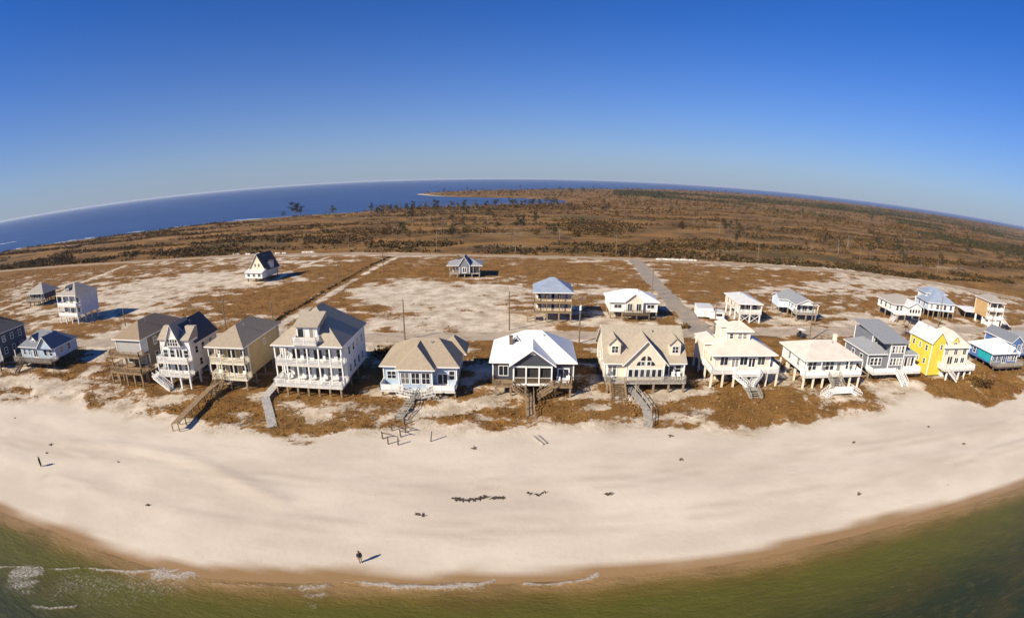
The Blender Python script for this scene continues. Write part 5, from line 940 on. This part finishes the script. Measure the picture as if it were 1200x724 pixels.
def tree_mesh(seed, h, leafy, br, lf):
    rr = random.Random(seed); m = MB(); tips = []; top = Vector((rr.uniform(-.4,.4), rr.uniform(-.4,.4), h)); mid = Vector((rr.uniform(-.3,.3), rr.uniform(-.3,.3), h*.5))
    m.tube((0,0,-.5), mid, .24, .16, 6); m.tube(mid, top, .16, .05, 6)
    for i in range(rr.randint(9, 14)):
        t = rr.uniform(.35, .98); a = (mid*(t/.5) if t < .5 else mid+(top-mid)*((t-.5)/.5)); an = rr.random()*6.28; l = h*rr.uniform(.16, .34)*(1.25-t*.7)
        e = a + Vector((math.cos(an)*l, math.sin(an)*l, l*rr.uniform(.15, .8))); m.tube(a, e, .075, .03, 5); tips.append(e)
        for _ in range(2): f = e + Vector((rr.uniform(-1,1), rr.uniform(-1,1), rr.uniform(0,1.2)))*l*.45; m.beam(a+(e-a)*.6, f, .05, .05); tips.append(f)
    lv = MB()
    for e in tips:
        for _ in range(leafy):
            c = e + Vector((rr.gauss(0,.55), rr.gauss(0,.55), rr.gauss(0,.4))); a = Vector((rr.gauss(0,1), rr.gauss(0,1), rr.gauss(0,1))).normalized(); b = a.orthogonal().normalized(); s = rr.uniform(.22,.5)
            lv.poly([c-a*s, c+b*s*.6, c+a*s, c-b*s*.6], [(0,1,2,3)])
    return m.mesh('tree', br), (lv.mesh('crown', lf) if lv.v else None)
TV = [tree_mesh(s, h, lf, b_, l_) for s, h, lf, b_, l_ in ((1,9,9,bark,pine_leaf),(2,10.5,12,bark,pine_leaf),(3,8,0,bark2,pine_leaf),(4,9.5,1,bark,marsh_leaf),(5,7,7,bark,marsh_leaf),(6,11,0,bark,marsh_leaf))]
KIND = ['dark green pine', 'dark green pine', 'bleached bare dead tree', 'nearly bare dark tree', 'bushy brown tree', 'tall bare dark tree']
TL = {'shore': 'among the trees lining the near bay shore', 'marsh': 'scattered over the brown marsh beyond the back road', 'spit': 'on the far spit beyond the inlet'}
def tree(x, y, v, where, s=1.0):
    o = inst('marsh_tree', TV[v][0], None, (x, y, gz(x, y)), random.random()*6.3, (s, s, s*random.uniform(.85, 1.15)))
    if TV[v][1]: inst('crown', TV[v][1], o)
    return tag(o, f'{KIND[v]} {TL[where]}', 'tree', f'{KIND[v]}s {TL[where]}')
for px, py, s, lab in ((346,256,1.5,'largest dark tree standing alone by the bay shore at left of the tree line'),(352,256,1.2,'second dark tree leaning against the largest lone shore tree'),(391,252.5,1.0,'dark tree standing between the lone pair and the shore tree line'),(333,256.5,.7,'small dark tree just left of the lone pair by the bay')):
    x, y = gp(px, py); k = random.choice((0,1)); o = inst('shore_tree', TV[k][0], None, (x, y, gz(x, y)), random.random()*6, (s*1.5, s*1.2, s)); inst('crown', TV[k][1], o); tag(o, lab, 'tree')
n = 0
while n < 125:
    px = random.uniform(425, 650); py = 250.0 - (px-425)*.040 + random.gauss(0, 2.2); x, y = gp(px, py)
    if bay_d(np.array([x]), np.array([y]))[0] < 6: continue
    tree(x, y, random.choices(range(6), (3,3,2,3,2,3))[0], 'shore', random.uniform(.55, 1.05)); n += 1
n = 0
while n < 170:
    px = random.uniform(430, 1195); t = (px-600)/600; py = random.uniform(234, 285) + 42*max(0, t)**2*(1 if t > 0 else 0); x, y = gp(px, py)
    if bay_d(np.array([x]), np.array([y]))[0] < 10 or polydist(np.array([x]), np.array([y]), BACKROAD)[0] < 9 or fbm(np.array([x/80]), np.array([y/40]), 95)[0] < .45: continue
    tree(x, y, random.choices(range(6), (3,2,1,4,3,3))[0], 'marsh', random.uniform(.6, 1.2)); n += 1
n = 0
while n < 35:
    px = random.uniform(510, 860); py = random.uniform(221.8, 230); x, y = gp(px, py)
    if bay_d(np.array([x]), np.array([y]))[0] < 4: continue
    tree(x, y, random.choices(range(6), (3,3,0,2,1,1))[0], 'spit', random.uniform(.9, 1.5)); n += 1
# one scruffy palm behind the modern grey house
x, y = gp(1060, 393); r = empty('palm_tree', (x, y, gz(x, y)), 0, 'small scruffy brown palm behind the modern dark grey house', 'palm'); MB().tube((0,0,-.3), (.15,.1,2.6), .22, .16, 8).build('trunk', bark, r); m = MB()
for i in range(18):
    a = i*2.4; e = random.uniform(-.5, .7); pv = Vector((.15,.1,2.6))
    for k in range(4):
        q = pv + Vector((math.cos(a)*.5, math.sin(a)*.5, (e-.35*k)*.5)); w_ = Vector((-math.sin(a), math.cos(a), 0))*(.22-.045*k); w2 = Vector((-math.sin(a), math.cos(a), 0))*(.18-.045*k); m.poly([pv-w_, pv+w_, q+w2, q-w2], [(0,1,2,3)]); pv = q
m.build('crown', dune_leaf, r)
for px, py, s, lab in ((800,384,1.3,'round dark bush beside the stilts of the white roofed second row house'),(1140,445,2.6,'largest brown thicket between the yellow house and the white roofed blue cottage'),(455,414,2.2,'brown bush mound on the roadside behind the blue grey cottage'),(1150,452,2.0,'lower brown bush on the sand edge below the blue cottage')):
    x, y = gp(px, py); k = 40; P = np.stack([RNG.normal(x, s*.7, k), RNG.normal(y, s*.5, k), np.full(k, gz(x, y))], 1); o = blades('bush', P, RNG.uniform(.7, 1.3, k)*min(1.3, s*.7), 10, marsh_leaf if s < 2.5 else dune_leaf, 1.0); o.data.transform(Matrix.Translation((-x, -y, -gz(x, y)))); o.location = (x, y, gz(x, y)); tag(o, lab, 'bush')
